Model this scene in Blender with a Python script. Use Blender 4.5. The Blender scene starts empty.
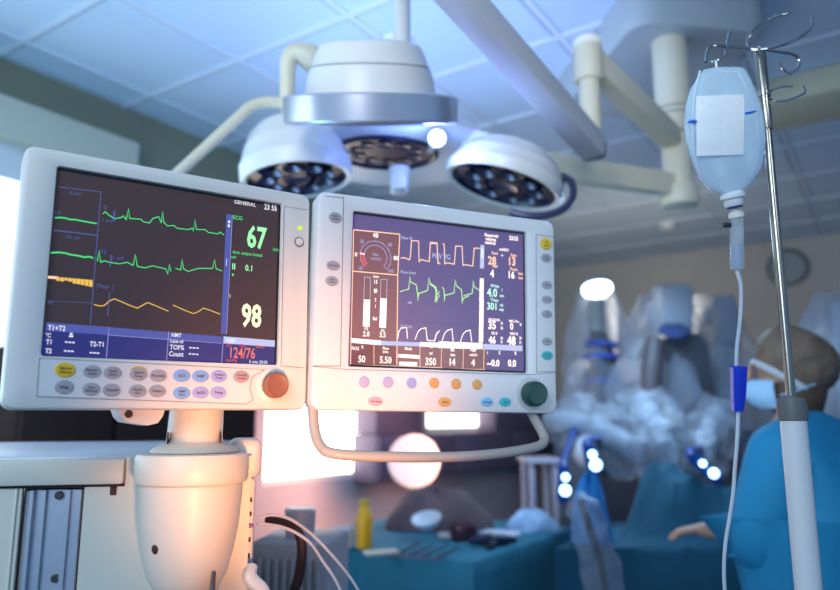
import bpy, bmesh, math, random
from mathutils import Vector as V, Matrix, noise
from math import sin, cos, pi, radians
random.seed(7)
SC = bpy.context.scene
COL = SC.collection

# ------------------------------------------------------------------ camera
FPX = 704.0
TH = radians(10)
CAM = V((0, 0, 1.4))
CF, CU, CR = V((0, cos(TH), sin(TH))), V((0, -sin(TH), cos(TH))), V((1, 0, 0))


def ray(px, py):
    return CF * FPX + CR * (px - 420) + CU * (295 - py)


def P(px, py, d):
    return CAM + ray(px, py) * (d / FPX)


def PZ(px, py, z):
    r = ray(px, py)
    return CAM + r * ((z - CAM.z) / r.z)


def plane(px, py, o, n):
    r = ray(px, py)
    return CAM + r * ((o - CAM).dot(n) / r.dot(n))


def zat(x, y, py):
    k = (295 - py) / FPX           # (d.U) = k (d.F)
    # -y sin + h cos = k (y cos + h sin)
    return CAM.z + y * (k * cos(TH) + sin(TH)) / (cos(TH) - k * sin(TH))


cam = bpy.data.cameras.new('camera')
cam.sensor_width = 36
cam.lens = 36 * FPX / 840
cam.clip_start = 0.05
cam.dof.use_dof = True
cam.dof.focus_distance = 0.95
cam.dof.aperture_fstop = 2.6
co = bpy.data.objects.new('camera', cam)
COL.objects.link(co)
co.location = CAM
co.rotation_euler = (radians(100), 0, 0)
SC.camera = co

# ------------------------------------------------------------------ materials
MATS = {}


def mat(name, col, rough=.5, metal=0., emit=None, es=1., alpha=1., spec=.5, var=0., vscale=8., bump=0., bscale=40., coat=0., trans=0., sub=0.):
    if name in MATS:
        return MATS[name]
    m = bpy.data.materials.new(name)
    m.use_nodes = True
    nt = m.node_tree
    b = nt.nodes['Principled BSDF']
    b.inputs['Base Color'].default_value = (*col, 1)
    b.inputs['Roughness'].default_value = rough
    b.inputs['Metallic'].default_value = metal
    b.inputs['Specular IOR Level'].default_value = spec
    b.inputs['Alpha'].default_value = alpha
    b.inputs['Coat Weight'].default_value = coat
    b.inputs['Transmission Weight'].default_value = trans
    if emit:
        b.inputs['Emission Color'].default_value = (*emit, 1)
        b.inputs['Emission Strength'].default_value = es
    if var > 0 or bump > 0:
        tc = nt.nodes.new('ShaderNodeTexCoord')
        n = nt.nodes.new('ShaderNodeTexNoise')
        n.inputs['Scale'].default_value = vscale
        n.inputs['Detail'].default_value = 4
        nt.links.new(tc.outputs['Object'], n.inputs['Vector'])
        if var > 0:
            r = nt.nodes.new('ShaderNodeValToRGB')
            r.color_ramp.elements[0].position = .3
            r.color_ramp.elements[1].position = .7
            r.color_ramp.elements[0].color = (*[c * (1 - var) for c in col], 1)
            r.color_ramp.elements[1].color = (*[min(1, c * (1 + var)) for c in col], 1)
            nt.links.new(n.outputs['Fac'], r.inputs['Fac'])
            nt.links.new(r.outputs['Color'], b.inputs['Base Color'])
        if bump > 0:
            n2 = nt.nodes.new('ShaderNodeTexNoise')
            n2.inputs['Scale'].default_value = bscale
            nt.links.new(tc.outputs['Object'], n2.inputs['Vector'])
            bp = nt.nodes.new('ShaderNodeBump')
            bp.inputs['Strength'].default_value = bump
            bp.inputs['Distance'].default_value = .01
            nt.links.new(n2.outputs['Fac'], bp.inputs['Height'])
            nt.links.new(bp.outputs['Normal'], b.inputs['Normal'])
    MATS[name] = m
    return m


def glow(name, col, s=1.):
    """something that gives off light: a screen stroke, a lit lamp face"""
    return mat(name, (.02, .02, .02), .5, emit=col, es=s)


PLASTIC = mat('white plastic', (.71, .72, .70), .38, var=.02, vscale=3)
PLASTIC2 = mat('white display plastic', (.74, .76, .78), .36, var=.02, vscale=3)
CREAM = mat('cream enamel', (.62, .64, .57), .4, var=.03, vscale=4)
CREAM2 = mat('cream plastic', (.70, .68, .60), .42, var=.02, vscale=5)
GROOVE = mat('groove grey', (.25, .26, .28), .6)
DARK = mat('dark rubber', (.02, .02, .022), .55)
BLACKISH = mat('black lacquer', (.012, .008, .009), .5)
STEEL = mat('stainless steel', (.34, .32, .28), .25, 1.0, var=.05, vscale=20)
CHROME = mat('chrome', (.50, .49, .47), .15, 1.0)
ALU = mat('brushed aluminium', (.52, .57, .64), .38, .85, var=.05, vscale=30)
SCREW = mat('screw steel', (.10, .10, .10), .4, .8)
HOLE = mat('hole brown', (.05, .018, .012), .6)

# ------------------------------------------------------------------ mesh builder
FONT_CACHE = {}


def text_geo(s, bold):
    k = (s, bold)
    if k not in FONT_CACHE:
        cu = bpy.data.curves.new('glyphs', 'FONT')
        cu.body = s
        cu.resolution_u = 2
        cu.align_x = 'LEFT'
        cu.offset = bold
        o = bpy.data.objects.new('glyphs', cu)
        COL.objects.link(o)
        dg = bpy.context.evaluated_depsgraph_get()
        me = bpy.data.meshes.new_from_object(o.evaluated_get(dg))
        vs = [(v.co.x, v.co.y) for v in me.vertices]
        fs = [tuple(p.vertices) for p in me.polygons]
        bpy.data.objects.remove(o)
        bpy.data.curves.remove(cu)
        bpy.data.meshes.remove(me)
        x0 = min([v[0] for v in vs] or [0])
        x1 = max([v[0] for v in vs] or [1])
        FONT_CACHE[k] = (vs, fs, x0, x1)
    return FONT_CACHE[k]


def frame_of(axis):
    a = V(axis).normalized()
    t = V((0, 0, 1)) if abs(a.z) < .9 else V((1, 0, 0))
    x = t.cross(a).normalized()
    return x, a.cross(x).normalized(), a


def catmull(pts, k, closed=False):
    pts = [V(p) for p in pts]
    if k <= 1 or len(pts) < 3:
        return pts
    out = []
    n = len(pts)
    rng = n if closed else n - 1
    for i in range(rng):
        if closed:
            p0, p1, p2, p3 = pts[i - 1], pts[i], pts[(i + 1) % n], pts[(i + 2) % n]
        else:
            p1, p2 = pts[i], pts[i + 1]
            p0 = pts[i - 1] if i else p1 * 2 - p2
            p3 = pts[i + 2] if i + 2 < n else p2 * 2 - p1
        for j in range(k):
            t = j / k
            out.append(.5 * ((2 * p1) + (p2 - p0) * t + (2 * p0 - 5 * p1 + 4 * p2 - p3) * t * t + (3 * p1 - p0 - 3 * p2 + p3) * t ** 3))
    if not closed:
        out.append(pts[-1])
    return out


class MB:
    def __init__(s):
        s.v, s.f, s.m = [], [], []
        s.mi = 0

    def mat(s, i):
        s.mi = i
        return s

    def add(s, vs, fs):
        o = len(s.v)
        s.v += [V(v) for v in vs]
        for f in fs:
            s.f.append([i + o for i in f])
            s.m.append(s.mi)
        return s

    def addbm(s, bm, M=None):
        bm.verts.index_update()
        vs = [(M @ v.co if M else v.co.copy()) for v in bm.verts]
        s.add(vs, [[v.index for v in f.verts] for f in bm.faces])
        bm.free()
        return s

    def box(s, c, size, rot=None, bev=0., seg=2):
        bm = bmesh.new()
        bmesh.ops.create_cube(bm, size=1)
        for v in bm.verts:
            v.co = V((v.co.x * size[0], v.co.y * size[1], v.co.z * size[2]))
        if bev > 0:
            bmesh.ops.bevel(bm, geom=bm.edges[:], offset=min(bev, min(size) * .49), segments=seg, profile=.5, affect='EDGES')
        M = Matrix.Translation(V(c))
        if rot is not None:
            M = M @ rot.to_4x4()
        return s.addbm(bm, M)

    def bar(s, p0, p1, w, h, up=(0, 0, 1), bev=.004):
        p0, p1 = V(p0), V(p1)
        y = (p1 - p0)
        L = y.length
        y.normalize()
        x = y.cross(V(up)).normalized()
        z = x.cross(y)
        return s.box((p0 + p1) / 2, (w, L, h), Matrix((x, y, z)).transposed(), bev)

    def loft(s, loops, cap0=True, cap1=True, closed=True):
        n = len(loops[0])
        vs = [p for l in loops for p in l]
        fs = []
        for i in range(len(loops) - 1):
            for j in range(n if closed else n - 1):
                k = (j + 1) % n
                fs.append((i * n + j, i * n + k, (i + 1) * n + k, (i + 1) * n + j))
        if cap0:
            fs.append(tuple(range(n))[::-1])
        if cap1:
            fs.append(tuple(range((len(loops) - 1) * n, len(loops) * n)))
        return s.add(vs, fs)

    def lathe(s, prof, o, axis=(0, 0, 1), n=32, sx=1., sy=1., xa=None, fn=None, c0=True, c1=True):
        x, y, a = frame_of(axis)
        if xa is not None:
            x = (V(xa) - a * V(xa).dot(a)).normalized()
            y = a.cross(x)
        o = V(o)
        loops = []
        for r, h in prof:
            r = max(r, 1e-5)
            loops.append([o + a * h + (x * cos(t) * sx + y * sin(t) * sy) * r * (fn(t, h) if fn else 1) for t in [2 * pi * k / n for k in range(n)]])
        return s.loft(loops, c0, c1)

    def cyl(s, p0, p1, r0, r1=None, n=20, bev=0.):
        p0, p1 = V(p0), V(p1)
        r1 = r0 if r1 is None else r1
        L = (p1 - p0).length
        if bev:
            pr = [(r0 - bev, 0), (r0 - bev * .3, bev * .3), (r0, bev), (r1, L - bev), (r1 - bev * .3, L - bev * .3), (r1 - bev, L)]
        else:
            pr = [(r0, 0), (r1, L)]
        return s.lathe(pr, p0, p1 - p0, n)

    def tube(s, pts, r, n=10, k=6, closed=False, flat=None):
        pts = catmull(pts, k, closed)
        m = len(pts)
        if not isinstance(r, (list, tuple)):
            rr = [r] * m
        else:
            rr = []
            for i in range(m):
                t = i / (m - 1) * (len(r) - 1)
                a = min(int(t), len(r) - 2)
                rr.append(r[a] + (r[a + 1] - r[a]) * (t - a))
        loops = []
        x = None
        for i, p in enumerate(pts):
            if closed:
                d = pts[(i + 1) % m] - pts[i - 1]
            else:
                d = pts[min(i + 1, m - 1)] - pts[max(i - 1, 0)]
            d.normalize()
            if x is None:
                x = frame_of(d)[0]
            x = (x - d * x.dot(d))
            x = x.normalized() if x.length > 1e-6 else frame_of(d)[0]
            y = d.cross(x)
            loops.append([p + (x * cos(t) + y * sin(t)) * rr[i] for t in [2 * pi * q / n for q in range(n)]])
        if closed:
            loops.append(loops[0])
            return s.loft(loops, False, False)
        return s.loft(loops)

    def ball(s, c, r, n=16, M=None):
        r = r if isinstance(r, (tuple, list)) else (r, r, r)
        bm = bmesh.new()
        bmesh.ops.create_uvsphere(bm, u_segments=n, v_segments=max(6, n // 2 + 2), radius=1)
        D = Matrix.Diagonal((*r, 1))
        X = Matrix.Translation(V(c)) @ ((M.to_4x4() if M is not None else Matrix()) @ D)
        return s.addbm(bm, X)

    def poly(s, pts):
        return s.add(pts, [tuple(range(len(pts)))])

    def strip(s, pts, w, up):
        """flat ribbon of width w through pts lying in a plane with normal up"""
        pts = [V(p) for p in pts]
        L, Rr = [], []
        for i, p in enumerate(pts):
            d0 = (p - pts[i - 1]).normalized() if i else None
            d1 = (pts[i + 1] - p).normalized() if i < len(pts) - 1 else None
            d0 = d0 or d1
            d1 = d1 or d0
            t = (d0 + d1)
            t = t.normalized() if t.length > 1e-4 else d0
            nrm = up.cross(t).normalized()
            c = max(.45, abs(nrm.dot(up.cross(d0).normalized())))
            L.append(p + nrm * w / 2 / c)
            Rr.append(p - nrm * w / 2 / c)
        n = len(pts)
        return s.add(L + Rr, [(i, i + 1, n + i + 1, n + i) for i in range(n - 1)])

    def text(s, t, o, xa, ya, h, sx=1., align='L', bold=0.):
        vs, fs, x0, x1 = text_geo(t, bold)
        k = h / .7
        w = (x1 - x0) * k * sx
        off = {'L': 0, 'C': -w / 2, 'R': -w}[align]
        o = V(o)
        return s.add([o + xa * ((v[0] - x0) * k * sx + off) + ya * (v[1] * k) for v in vs], fs)

    def build(s, name, mats, parent=None, local=False, smooth=35, recalc=True, **props):
        me = bpy.data.meshes.new(name)
        vs = s.v
        if parent is not None and not local:
            Mi = world(parent).inverted()
            vs = [Mi @ v for v in vs]
        me.from_pydata([tuple(v) for v in vs], [], s.f)
        mats = mats if isinstance(mats, (list, tuple)) else [mats]
        for m in mats:
            me.materials.append(m)
        me.polygons.foreach_set('material_index', s.m)
        if recalc:
            bm = bmesh.new()
            bm.from_mesh(me)
            bmesh.ops.recalc_face_normals(bm, faces=bm.faces[:])
            bm.to_mesh(me)
            bm.free()
        if smooth:
            me.polygons.foreach_set('use_smooth', [True] * len(me.polygons))
            me.set_sharp_from_angle(angle=radians(smooth))
        o = bpy.data.objects.new(name, me)
        COL.objects.link(o)
        if parent is not None:
            o.parent = parent
        for k, v in props.items():
            o[k] = v
        return o


def world(o):
    M = o.matrix_basis.copy()
    while o.parent:
        o = o.parent
        M = o.matrix_basis @ M
    return M


def thing(name, label, cat, loc=(0, 0, 0), group=None, M=None):
    o = bpy.data.objects.new(name, None)
    o.empty_display_size = .05
    COL.objects.link(o)
    if M is not None:
        o.matrix_basis = M
    else:
        o.location = loc
    o['label'] = label
    o['category'] = cat
    if group:
        o['group'] = group
    return o


def single(mb, name, mats, label, cat, base=None, group=None, smooth=35):
    """a thing that is one mesh; its origin goes to its base"""
    c = V(base) if base is not None else V((sum(v.x for v in mb.v) / len(mb.v), sum(v.y for v in mb.v) / len(mb.v), min(v.z for v in mb.v)))
    mb.v = [v - c for v in mb.v]
    o = mb.build(name, mats, smooth=smooth)
    o.location = c
    o['label'] = label
    o['category'] = cat
    if group:
        o['group'] = group
    return o


def struct(mb, name, mats, smooth=35, parent=None):
    o = mb.build(name, mats, parent, smooth=smooth)
    o['kind'] = 'structure'
    return o


def roundrect(x0, x1, z0, z1, r, n=5):
    pts = []
    for cx, cz, a0 in ((x1 - r, z1 - r, 0), (x0 + r, z1 - r, 90), (x0 + r, z0 + r, 180), (x1 - r, z0 + r, 270)):
        for k in range(n + 1):
            a = radians(a0 + 90 * k / n)
            pts.append((cx + r * cos(a), cz + r * sin(a)))
    return pts


# ------------------------------------------------------------------ room
AZ = radians(34)
A = V((sin(AZ), cos(AZ), 0))
B = V((-cos(AZ), sin(AZ), 0))
RM = Matrix((A, B, V((0, 0, 1)))).transposed()
HC = 2.9
BW, AW = 3.0, 6.55
ORG = V((0, 0, 0))


def W(a, b, z):
    return A * a + B * b + V((0, 0, z))


def rbox(mb, a0, a1, b0, b1, z0, z1, bev=0.):
    return mb.box(W((a0 + a1) / 2, (b0 + b1) / 2, (z0 + z1) / 2), (abs(a1 - a0), abs(b1 - b0), abs(z1 - z0)), RM, bev)


def onleft(px, py, b=BW):
    p = plane(px, py, B * b, B)
    return p.dot(A), p.z


def onback(px, py, a=AW):
    p = plane(px, py, A * a, A)
    return p.dot(B), p.z


CEIL = mat('ceiling tile', (.60, .73, .86), .8, var=.03, vscale=2)
TBAR = mat('ceiling grid bar', (.72, .80, .90), .5)
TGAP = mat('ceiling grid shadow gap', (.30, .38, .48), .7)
WALLL = mat('olive wall paint', (.25, .27, .19), .75, var=.04, vscale=2)
WALLB = mat('beige wall paint', (.60, .55, .49), .7, var=.04, vscale=2)
FLOORM = mat('grey blue vinyl floor', (.16, .20, .26), .35, var=.08, vscale=3)
A0, B0 = -1.6, -4.2

mb = MB()
rbox(mb, A0, AW, B0, BW, -.1, 0)
struct(mb, 'floor', FLOORM)
mb = MB()
rbox(mb, A0, AW + .1, B0, BW + .1, HC, HC + .1)
ga = [1.27 + .59 * k for k in range(-4, 10)]
gb = [2.78 - .6 * k for k in range(0, 12)]
mb.mat(1)
for g in ga:
    if A0 < g < AW:
        rbox(mb, g - .012, g + .012, B0, BW, HC - .008, HC)
for g in gb:
    rbox(mb, A0, AW, g - .012, g + .012, HC - .007, HC)
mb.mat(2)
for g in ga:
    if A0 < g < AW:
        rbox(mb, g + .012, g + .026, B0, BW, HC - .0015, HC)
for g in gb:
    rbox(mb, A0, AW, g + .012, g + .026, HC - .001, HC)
struct(mb, 'ceiling', [CEIL, TBAR, TGAP], smooth=0)

# left wall with window openings
w1a0, w1z0 = onleft(262, 487)
w1a1, _ = onleft(377, 430)
w3a0, w3z0 = onleft(427, 431.5)
w3a1, _ = onleft(495, 430)
w1z1 = 1.64
w2a1, w2z0 = onleft(20, 442)
w2a0 = A0 + .2
w2z1 = onleft(5, 138)[1]
WALLHAZE = mat('lavender haze wall tint', (.60, .54, .62), .6, var=.04, vscale=2)  # lavender window haze put into the lower wall's colour
mb = MB()
T = .12
ops = sorted([(w2a0, w2a1, w2z0, w2z1), (w1a0, w1a1, w1z0, w1z1), (w3a0, w3a1, w3z0, w1z1)])
e = A0
for o0, o1, oz0, oz1 in ops + [(AW + .1, AW + .1, 0, 0)]:
    DZ = 1.66
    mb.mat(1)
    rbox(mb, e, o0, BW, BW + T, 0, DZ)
    mb.mat(0)
    rbox(mb, e, o0, BW, BW + T, DZ, HC)
    if o1 > o0:
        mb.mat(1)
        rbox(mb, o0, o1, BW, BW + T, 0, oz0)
        mb.mat(0)
        if oz1 < DZ:
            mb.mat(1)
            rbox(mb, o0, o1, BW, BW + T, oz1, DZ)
            mb.mat(0)
        rbox(mb, o0, o1, BW, BW + T, max(oz1, DZ), HC)
    e = o1
struct(mb, 'wall_left', [WALLL, WALLHAZE])
mb = MB()
rbox(mb, AW, AW + .12, B0, BW, 0, HC)
struct(mb, 'wall_back', WALLB)
FRAME = mat('white window frame', (.8, .8, .8), .4)
for nm, a0, a1, z0, z1, pm in (('window_1', w1a0, w1a1, w1z0, w1z1, glow('warm daylight pane', (1, .93, .82), 5.)),
                               ('window_2', w2a0, w2a1, w2z0, w2z1, glow('cool daylight pane', (.72, .88, 1), 2.6)),
                               ('window_3', w3a0, w3a1, w3z0, w1z1, glow('warm daylight pane', (1, .93, .82), 5.))):
    mb = MB()
    f = .03
    rbox(mb, a0, a0 + f, BW + .02, BW + .08, z0, z1)
    rbox(mb, a1 - f, a1, BW + .02, BW + .08, z0, z1)
    rbox(mb, a0 + f, a1 - f, BW + .02, BW + .08, z0, z0 + f)
    rbox(mb, a0 + f, a1 - f, BW + .02, BW + .08, z1 - f, z1)
    wo = struct(mb, nm, FRAME)
    mb = MB()
    rbox(mb, a0 + f, a1 - f, BW + .05, BW + .06, z0 + f, z1 - f)
    o = mb.build('window_pane', pm, wo)
    o['kind'] = 'structure'

# blind cassette over the far left window
a1c, ztop = onleft(140, 152, 2.86)
_, zt = onleft(0, 92, 2.86)
mb = MB()
rbox(mb, A0 + .3, a1c, 2.86, BW - .002, zt - .17, zt, .012)
t = thing('roller_blind', 'cream roller blind cassette on olive wall over daylit window', 'blind', W((A0 + a1c) / 2, BW - .05, zt - .17))
mb.build('cassette', mat('cream blind case', (.62, .61, .48), .5), t)
mb = MB()
rbox(mb, w2a0, w2a1 - .06, 2.93, 2.934, zt - .32, zt - .15)
mb.build('fabric', mat('blind cloth', (.6, .68, .74), .8, alpha=.8), t)

# ------------------------------------------------------------------ MONITOR helper
CLR = {
    'green': glow('screen green', (.08, .95, .25), .9), 'lgreen': glow('screen pale green', (.35, 1, .45), 1.1),
    'yellow': glow('screen yellow', (1, .62, .10), .9), 'cream': glow('screen cream', (1, .95, .62), 1.15),
    'white': glow('screen white', (.85, .88, 1), 1.), 'blue': glow('screen blue', (.13, .17, .72), .55),
    'navy': glow('screen navy', (.035, .04, .40), .45), 'bline': glow('screen blue line', (.20, .24, .70), .4),
    'red': glow('screen red', (1, .20, .14), .95), 'lav': glow('screen lavender', (.50, .50, .95), .8),
    'peach': glow('screen peach', (1, .62, .42), 1.25), 'hot': glow('screen warm white', (1, .86, .80), 1.5),
    'dred': glow('screen dark red', (.9, .10, .08), .8), 'ygreen': glow('screen lime', (.55, 1, .38), 1.1),
    'hblue': glow('screen pale blue', (.62, .66, 1), .9),
    'mint': glow('screen mint', (.55, 1, .80), 1.2),
}
CLR['brown'] = mat('screen maroon', (.15, .10, .10), .4, emit=(.12, .024, .03), es=1.)
CN = list(CLR)


def mframe(x, y, z, yaw, pit, rol):
    return Matrix.Translation((x, y, z)) @ Matrix.Rotation(yaw, 4, 'Z') @ Matrix.Rotation(pit, 4, 'X') @ Matrix.Rotation(rol, 4, 'Y')


class Mon:
    """front plane is local y=0, +x right, +z up, +y into the case"""

    def __init__(s, name, label, cat, pose, w, h):
        s.M = mframe(*pose)
        s.Mi = s.M.inverted()
        s.n = (s.M.to_3x3() @ V((0, 1, 0))).normalized()
        s.w, s.h = w, h
        s.root = thing(name, label, cat, M=s.M)

    def L(s, px, py, y=0.):
        o = s.M @ V((0, y, 0))
        return s.Mi @ plane(px, py, o, s.n)

    def case(s, opening, rad, depth, m, sd=.007, rim=.008, low=.0):
        w, h = s.w / 2, s.h / 2
        x0, x1, z0, z1 = opening
        s.open = opening
        mb = MB()
        loops = []

        def lp(o, y, bow=0.):
            out = []
            for (x, z) in o:
                q = V((x, y, z))
                if z < 0:
                    q.z -= bow * (1 - (x / w) ** 2) + (low if bow else 0)
                out.append(q)
            return out
        b = .006
        loops.append(lp(roundrect(-w + .05, w - .05, -h + .045, h - .045, rad), depth))
        loops.append(lp(roundrect(-w + .025, w - .025, -h + .02, h - .02, rad), depth * .9))
        loops.append(lp(roundrect(-w + .006, w - .006, -h + .006, h - .006, rad), depth * .5, rim))
        loops.append(lp(roundrect(-w + .004, w - .004, -h + .004, h - .004, rad), depth * .42, rim))
        loops.append(lp(roundrect(-w, w, -h, h, rad), depth * .4, rim))
        loops.append(lp(roundrect(-w, w, -h, h, rad), b, rim))
        loops.append(lp(roundrect(-w + b * .3, w - b * .3, -h + b * .3, h - b * .3, rad), b * .3, rim))
        loops.append(lp(roundrect(-w + b, w - b, -h + b, h - b, rad), 0, rim * .8))
        e = .007
        loops.append(lp(roundrect(x0 - e, x1 + e, z0 - e, z1 + e, .006), 0))
        loops.append(lp(roundrect(x0 - e * .2, x1 + e * .2, z0 - e * .2, z1 + e * .2, .004), .0015))
        loops.append(lp(roundrect(x0, x1, z0, z1, .003), sd + .004))
        mb.loft(loops, True, False)
        s.sd = sd
        s.housing = mb.build('housing', m, s.root, local=True, smooth=40)

    def key(s, px, py, wpx, hpx, m, lines=(), tcol=None, parent=None, arc=None, name='key'):
        c = s.L(px, py)
        rx = abs(s.L(px + wpx / 2, py).x - s.L(px - wpx / 2, py).x) / 2
        rz = abs(s.L(px, py + hpx / 2).z - s.L(px, py - hpx / 2).z) / 2
        mb = MB()
        n = 28
        def ring(k, y):
            return [V((c.x + rx * k * cos(2 * pi * i / n), y, c.z + rz * k * sin(2 * pi * i / n))) for i in range(n)]
        mb.loft([ring(1, .0005), ring(1, -.0010), ring(.93, -.0018), ring(.6, -.0021)], True, True)
        mats = [m]
        if lines:
            mats.append(tcol or INK)
            mb.mat(1)
            hh = rz * (.36 if len(lines) > 1 else .42)
            for i, t in enumerate(lines):
                zz = c.z + (len(lines) / 2 - i - .5) * hh * 1.45 - hh / 2
                vs, fs, xx0, xx1 = text_geo(t, .01)
                nat = (xx1 - xx0) * hh / .7
                sx = min(1., 1.45 * rx / max(nat, 1e-6))
                mb.text(t, (c.x, -.0026, zz), V((1, 0, 0)), V((0, 0, 1)), hh, sx, 'C', .01)
        if arc:
            mats.append(arc)
            if len(mats) == 2:
                mats.insert(1, INK)
            mb.mat(2)
            pts = [V((c.x + rx * 1.12 * cos(a), -.0012, c.z + rz * 1.12 * sin(a))) for a in [radians(40 + 100 * i / 10) for i in range(11)]]
            mb.strip(pts, .0016, V((0, -1, 0)))
        o = mb.build(name, mats, parent or s.root, local=True)
        o['label'] = m.name
        return o

    def groove(s, pts, w=.0009, m=None, name='seam'):
        mb = MB()
        q = []
        for p in pts:
            l = s.L(*p)
            q.append(V((l.x, -.0004, l.z)))
        mb.strip(q, w, V((0, -1, 0)))
        return mb.build(name, m or GROOVE, s.root, local=True, smooth=0)

    # --- screen graphics, all gathered in one mesh
    def screen(s):
        s.sb = MB()
        x0, x1, z0, z1 = s.open
        y = s.sd
        s.sb.poly([V((x0 - .002, y, z0 - .002)), V((x1 + .002, y, z0 - .002)), V((x1 + .002, y, z1 + .002)), V((x0 - .002, y, z1 + .002))])

    def _c(s, col, lay):
        s.sb.mat(1 + CN.index(col))
        return s.sd - .0002 * lay

    def line(s, col, pts, w=.0011, lay=2):
        y = s._c(col, lay)
        s.sb.strip([V((q.x, y, q.z)) for q in [s.L(px, py, s.sd) for px, py in pts]], w, V((0, -1, 0)))

    def quad(s, col, pts, lay=1):
        y = s._c(col, lay)
        s.sb.poly([V((q.x, y, q.z)) for q in [s.L(px, py, s.sd) for px, py in pts]])

    def txt(s, col, px, py, t, hpx, sx=.8, al='L', bold=.01, lay=3):
        """px,py: anchor at the lower edge of the letters"""
        y = s._c(col, lay)
        q = s.L(px, py, s.sd)
        h = s.L(px, py - hpx, s.sd).z - q.z
        s.sb.text(t, (q.x, y, q.z), V((1, 0, 0)), V((0, 0, 1)), h, sx, al, bold)

    def fin(s, base):
        return s.sb.build('screen', [base] + [CLR[c] for c in CN], s.root, local=True, smooth=0, recalc=False)


INK = mat('key lettering', (.06, .03, .05), .6)
KY = mat('yellow key', (.80, .52, .02), .5)
KG = mat('grey key', (.38, .38, .43), .5)
KB = mat('blue key', (.22, .42, .80), .5)
KP = mat('violet key', (.36, .40, .78), .5)
KR = mat('rose key', (.44, .33, .36), .5)
KT = mat('teal key', (.04, .50, .55), .5)
KO = mat('orange key', (.74, .40, .12), .5)
KS = mat('sky key', (.20, .52, .85), .5)
KL = mat('lilac key', (.45, .42, .70), .5)
KPK = mat('pink key', (.68, .42, .50), .5)

# ================================================================== MONITOR 1
m1 = Mon('patient_monitor', 'vital signs monitor showing 67 and 98, on the cream machine post', 'monitor', (-.3046, .869, 1.5651, .5828, -.0057, -.0056), .359, .30)
c = [m1.L(*p) for p in ((59.5, 166.8), (283, 204), (277, 365), (40.7, 354))]
op = ((c[0].x + c[3].x) / 2, (c[1].x + c[2].x) / 2, (c[2].z + c[3].z) / 2, (c[0].z + c[1].z) / 2)
m1.case(op, .012, .10, PLASTIC, rim=.006, low=.003)
m1.screen()
# trend column
m1.line('bline', [(58.6, 187), (101, 192), (90.2, 324)], .0011)
m1.line('bline', [(53.6, 230.3), (96.8, 235.4)], .0016)
m1.line('bline', [(48, 301), (92, 303)], .0007)
m1.line('green', [(55, 218), (60, 217.6), (65.4, 218.2), (70, 219.6), (76, 219.8), (82, 221), (90, 222.6), (96.8, 223.6)], .0016)
m1.line('green', [(51, 252.9), (58, 252.4), (65, 253.2), (71, 254.8), (77, 255.6), (85, 257.4), (89, 256.6), (93.4, 258.2)], .0018)
m1.quad('peach', [(47.8, 276), (58, 276.6), (58, 279), (47.8, 278.4)], 2)
xs = 55
for i in range(9):
    x = 56 + i * 4.1
    t_ = 277 + i * .36
    hh = (4, 4.2, 3, 3.6, 5.2, 5.6, 6, 6.6, 7)[i]
    m1.quad('yellow', [(x, t_), (x + 3.7, t_ + .3), (x + 3.6, t_ + hh), (x, t_ + hh - .3)], 3)
for x, y_, t_ in ((70, 192.6, 'II mV'), (66, 236.6, 'V5 mV'), (47.5, 302, '50'), (47, 324, '0'), (55, 212, '1.0')):
    m1.txt('bline', x, y_ + 2, t_, 3.6, .9)
m1.line('green', [(40 + x / 5.9, 160 + y / 5.9) for x, y in ((370, 318), (385, 306), (405, 325), (440, 347), (480, 340), (490, 330), (508, 352), (522, 290), (529, 345), (595, 350), (610, 365), (645, 372), (665, 345), (700, 335), (714, 370))]
        + [(160 + x / 5.9, 180 + y / 5.9) for x, y in ((8, 245), (15, 188), (22, 250), (45, 272), (80, 268), (100, 285), (165, 293), (190, 285), (197, 300), (206, 238), (215, 292), (265, 293), (285, 310), (340, 318), (355, 308), (378, 325))], .0011)
Z = lambda q: [(x / 1.967, 120 + y / 1.967) for x, y in q]
m1.line('green', Z(((191, 278), (195, 258), (198, 280), (205, 277), (215, 280), (235, 283), (250, 280), (262, 286), (266, 265), (270, 288), (285, 291), (300, 287), (326, 293), (330, 303), (333, 284), (336, 298))), .0011)
m1.line('green', Z(((345, 292), (355, 295), (358, 275), (361, 293), (370, 298), (390, 292), (418, 292), (422, 275), (425, 293), (437, 297))), .0011)
m1.line('yellow', Z(((185, 363), (196, 366), (205, 365), (215, 356), (225, 352), (240, 358), (258, 366), (270, 370), (280, 365), (290, 359), (305, 365), (331, 376))), .0011)
m1.line('yellow', Z(((340, 364), (360, 373), (380, 381), (390, 377), (400, 370), (412, 374), (433, 382))), .0011)
m1.txt('bline', 104, 209.6, 'II', 4.5, .9)
m1.txt('bline', 102, 222, '1 mV', 4, .9)
m1.line('blue', [(114.5, 211), (113.8, 221)], .0022)
m1.line('blue', [(111.5, 255), (110, 267)], .0016)
m1.txt('blue', 100, 253.5, 'V5', 4, .9)
m1.txt('blue', 113, 259.5, '1 mV', 4, .9)
m1.txt('bline', 97, 288, 'Pleth', 4.4, .9)
m1.txt('bline', 111.5, 290, '2', 5, .6)
m1.line('bline', [(109.6, 292), (107.6, 316)], .0012)
m1.quad('blue', [(226.4, 214), (232.2, 215), (226.4, 334.5), (220.6, 333.5)], 2)
m1.line('lav', [(232.2, 215), (226.4, 334)], .0006, 3)
m1.quad('white', [(228, 220.5), (230, 220.8), (229.8, 223.4), (227.8, 223.1)], 4)
m1.quad('white', [(227.7, 224.5), (229.7, 224.8), (229.5, 227.4), (227.5, 227)], 4)
m1.line('white', [(226.5, 259), (226.2, 266)], .0008, 4)
m1.quad('green', [(232, 273.5), (233.6, 273.7), (233.5, 276.2), (231.9, 276)], 3)
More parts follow.
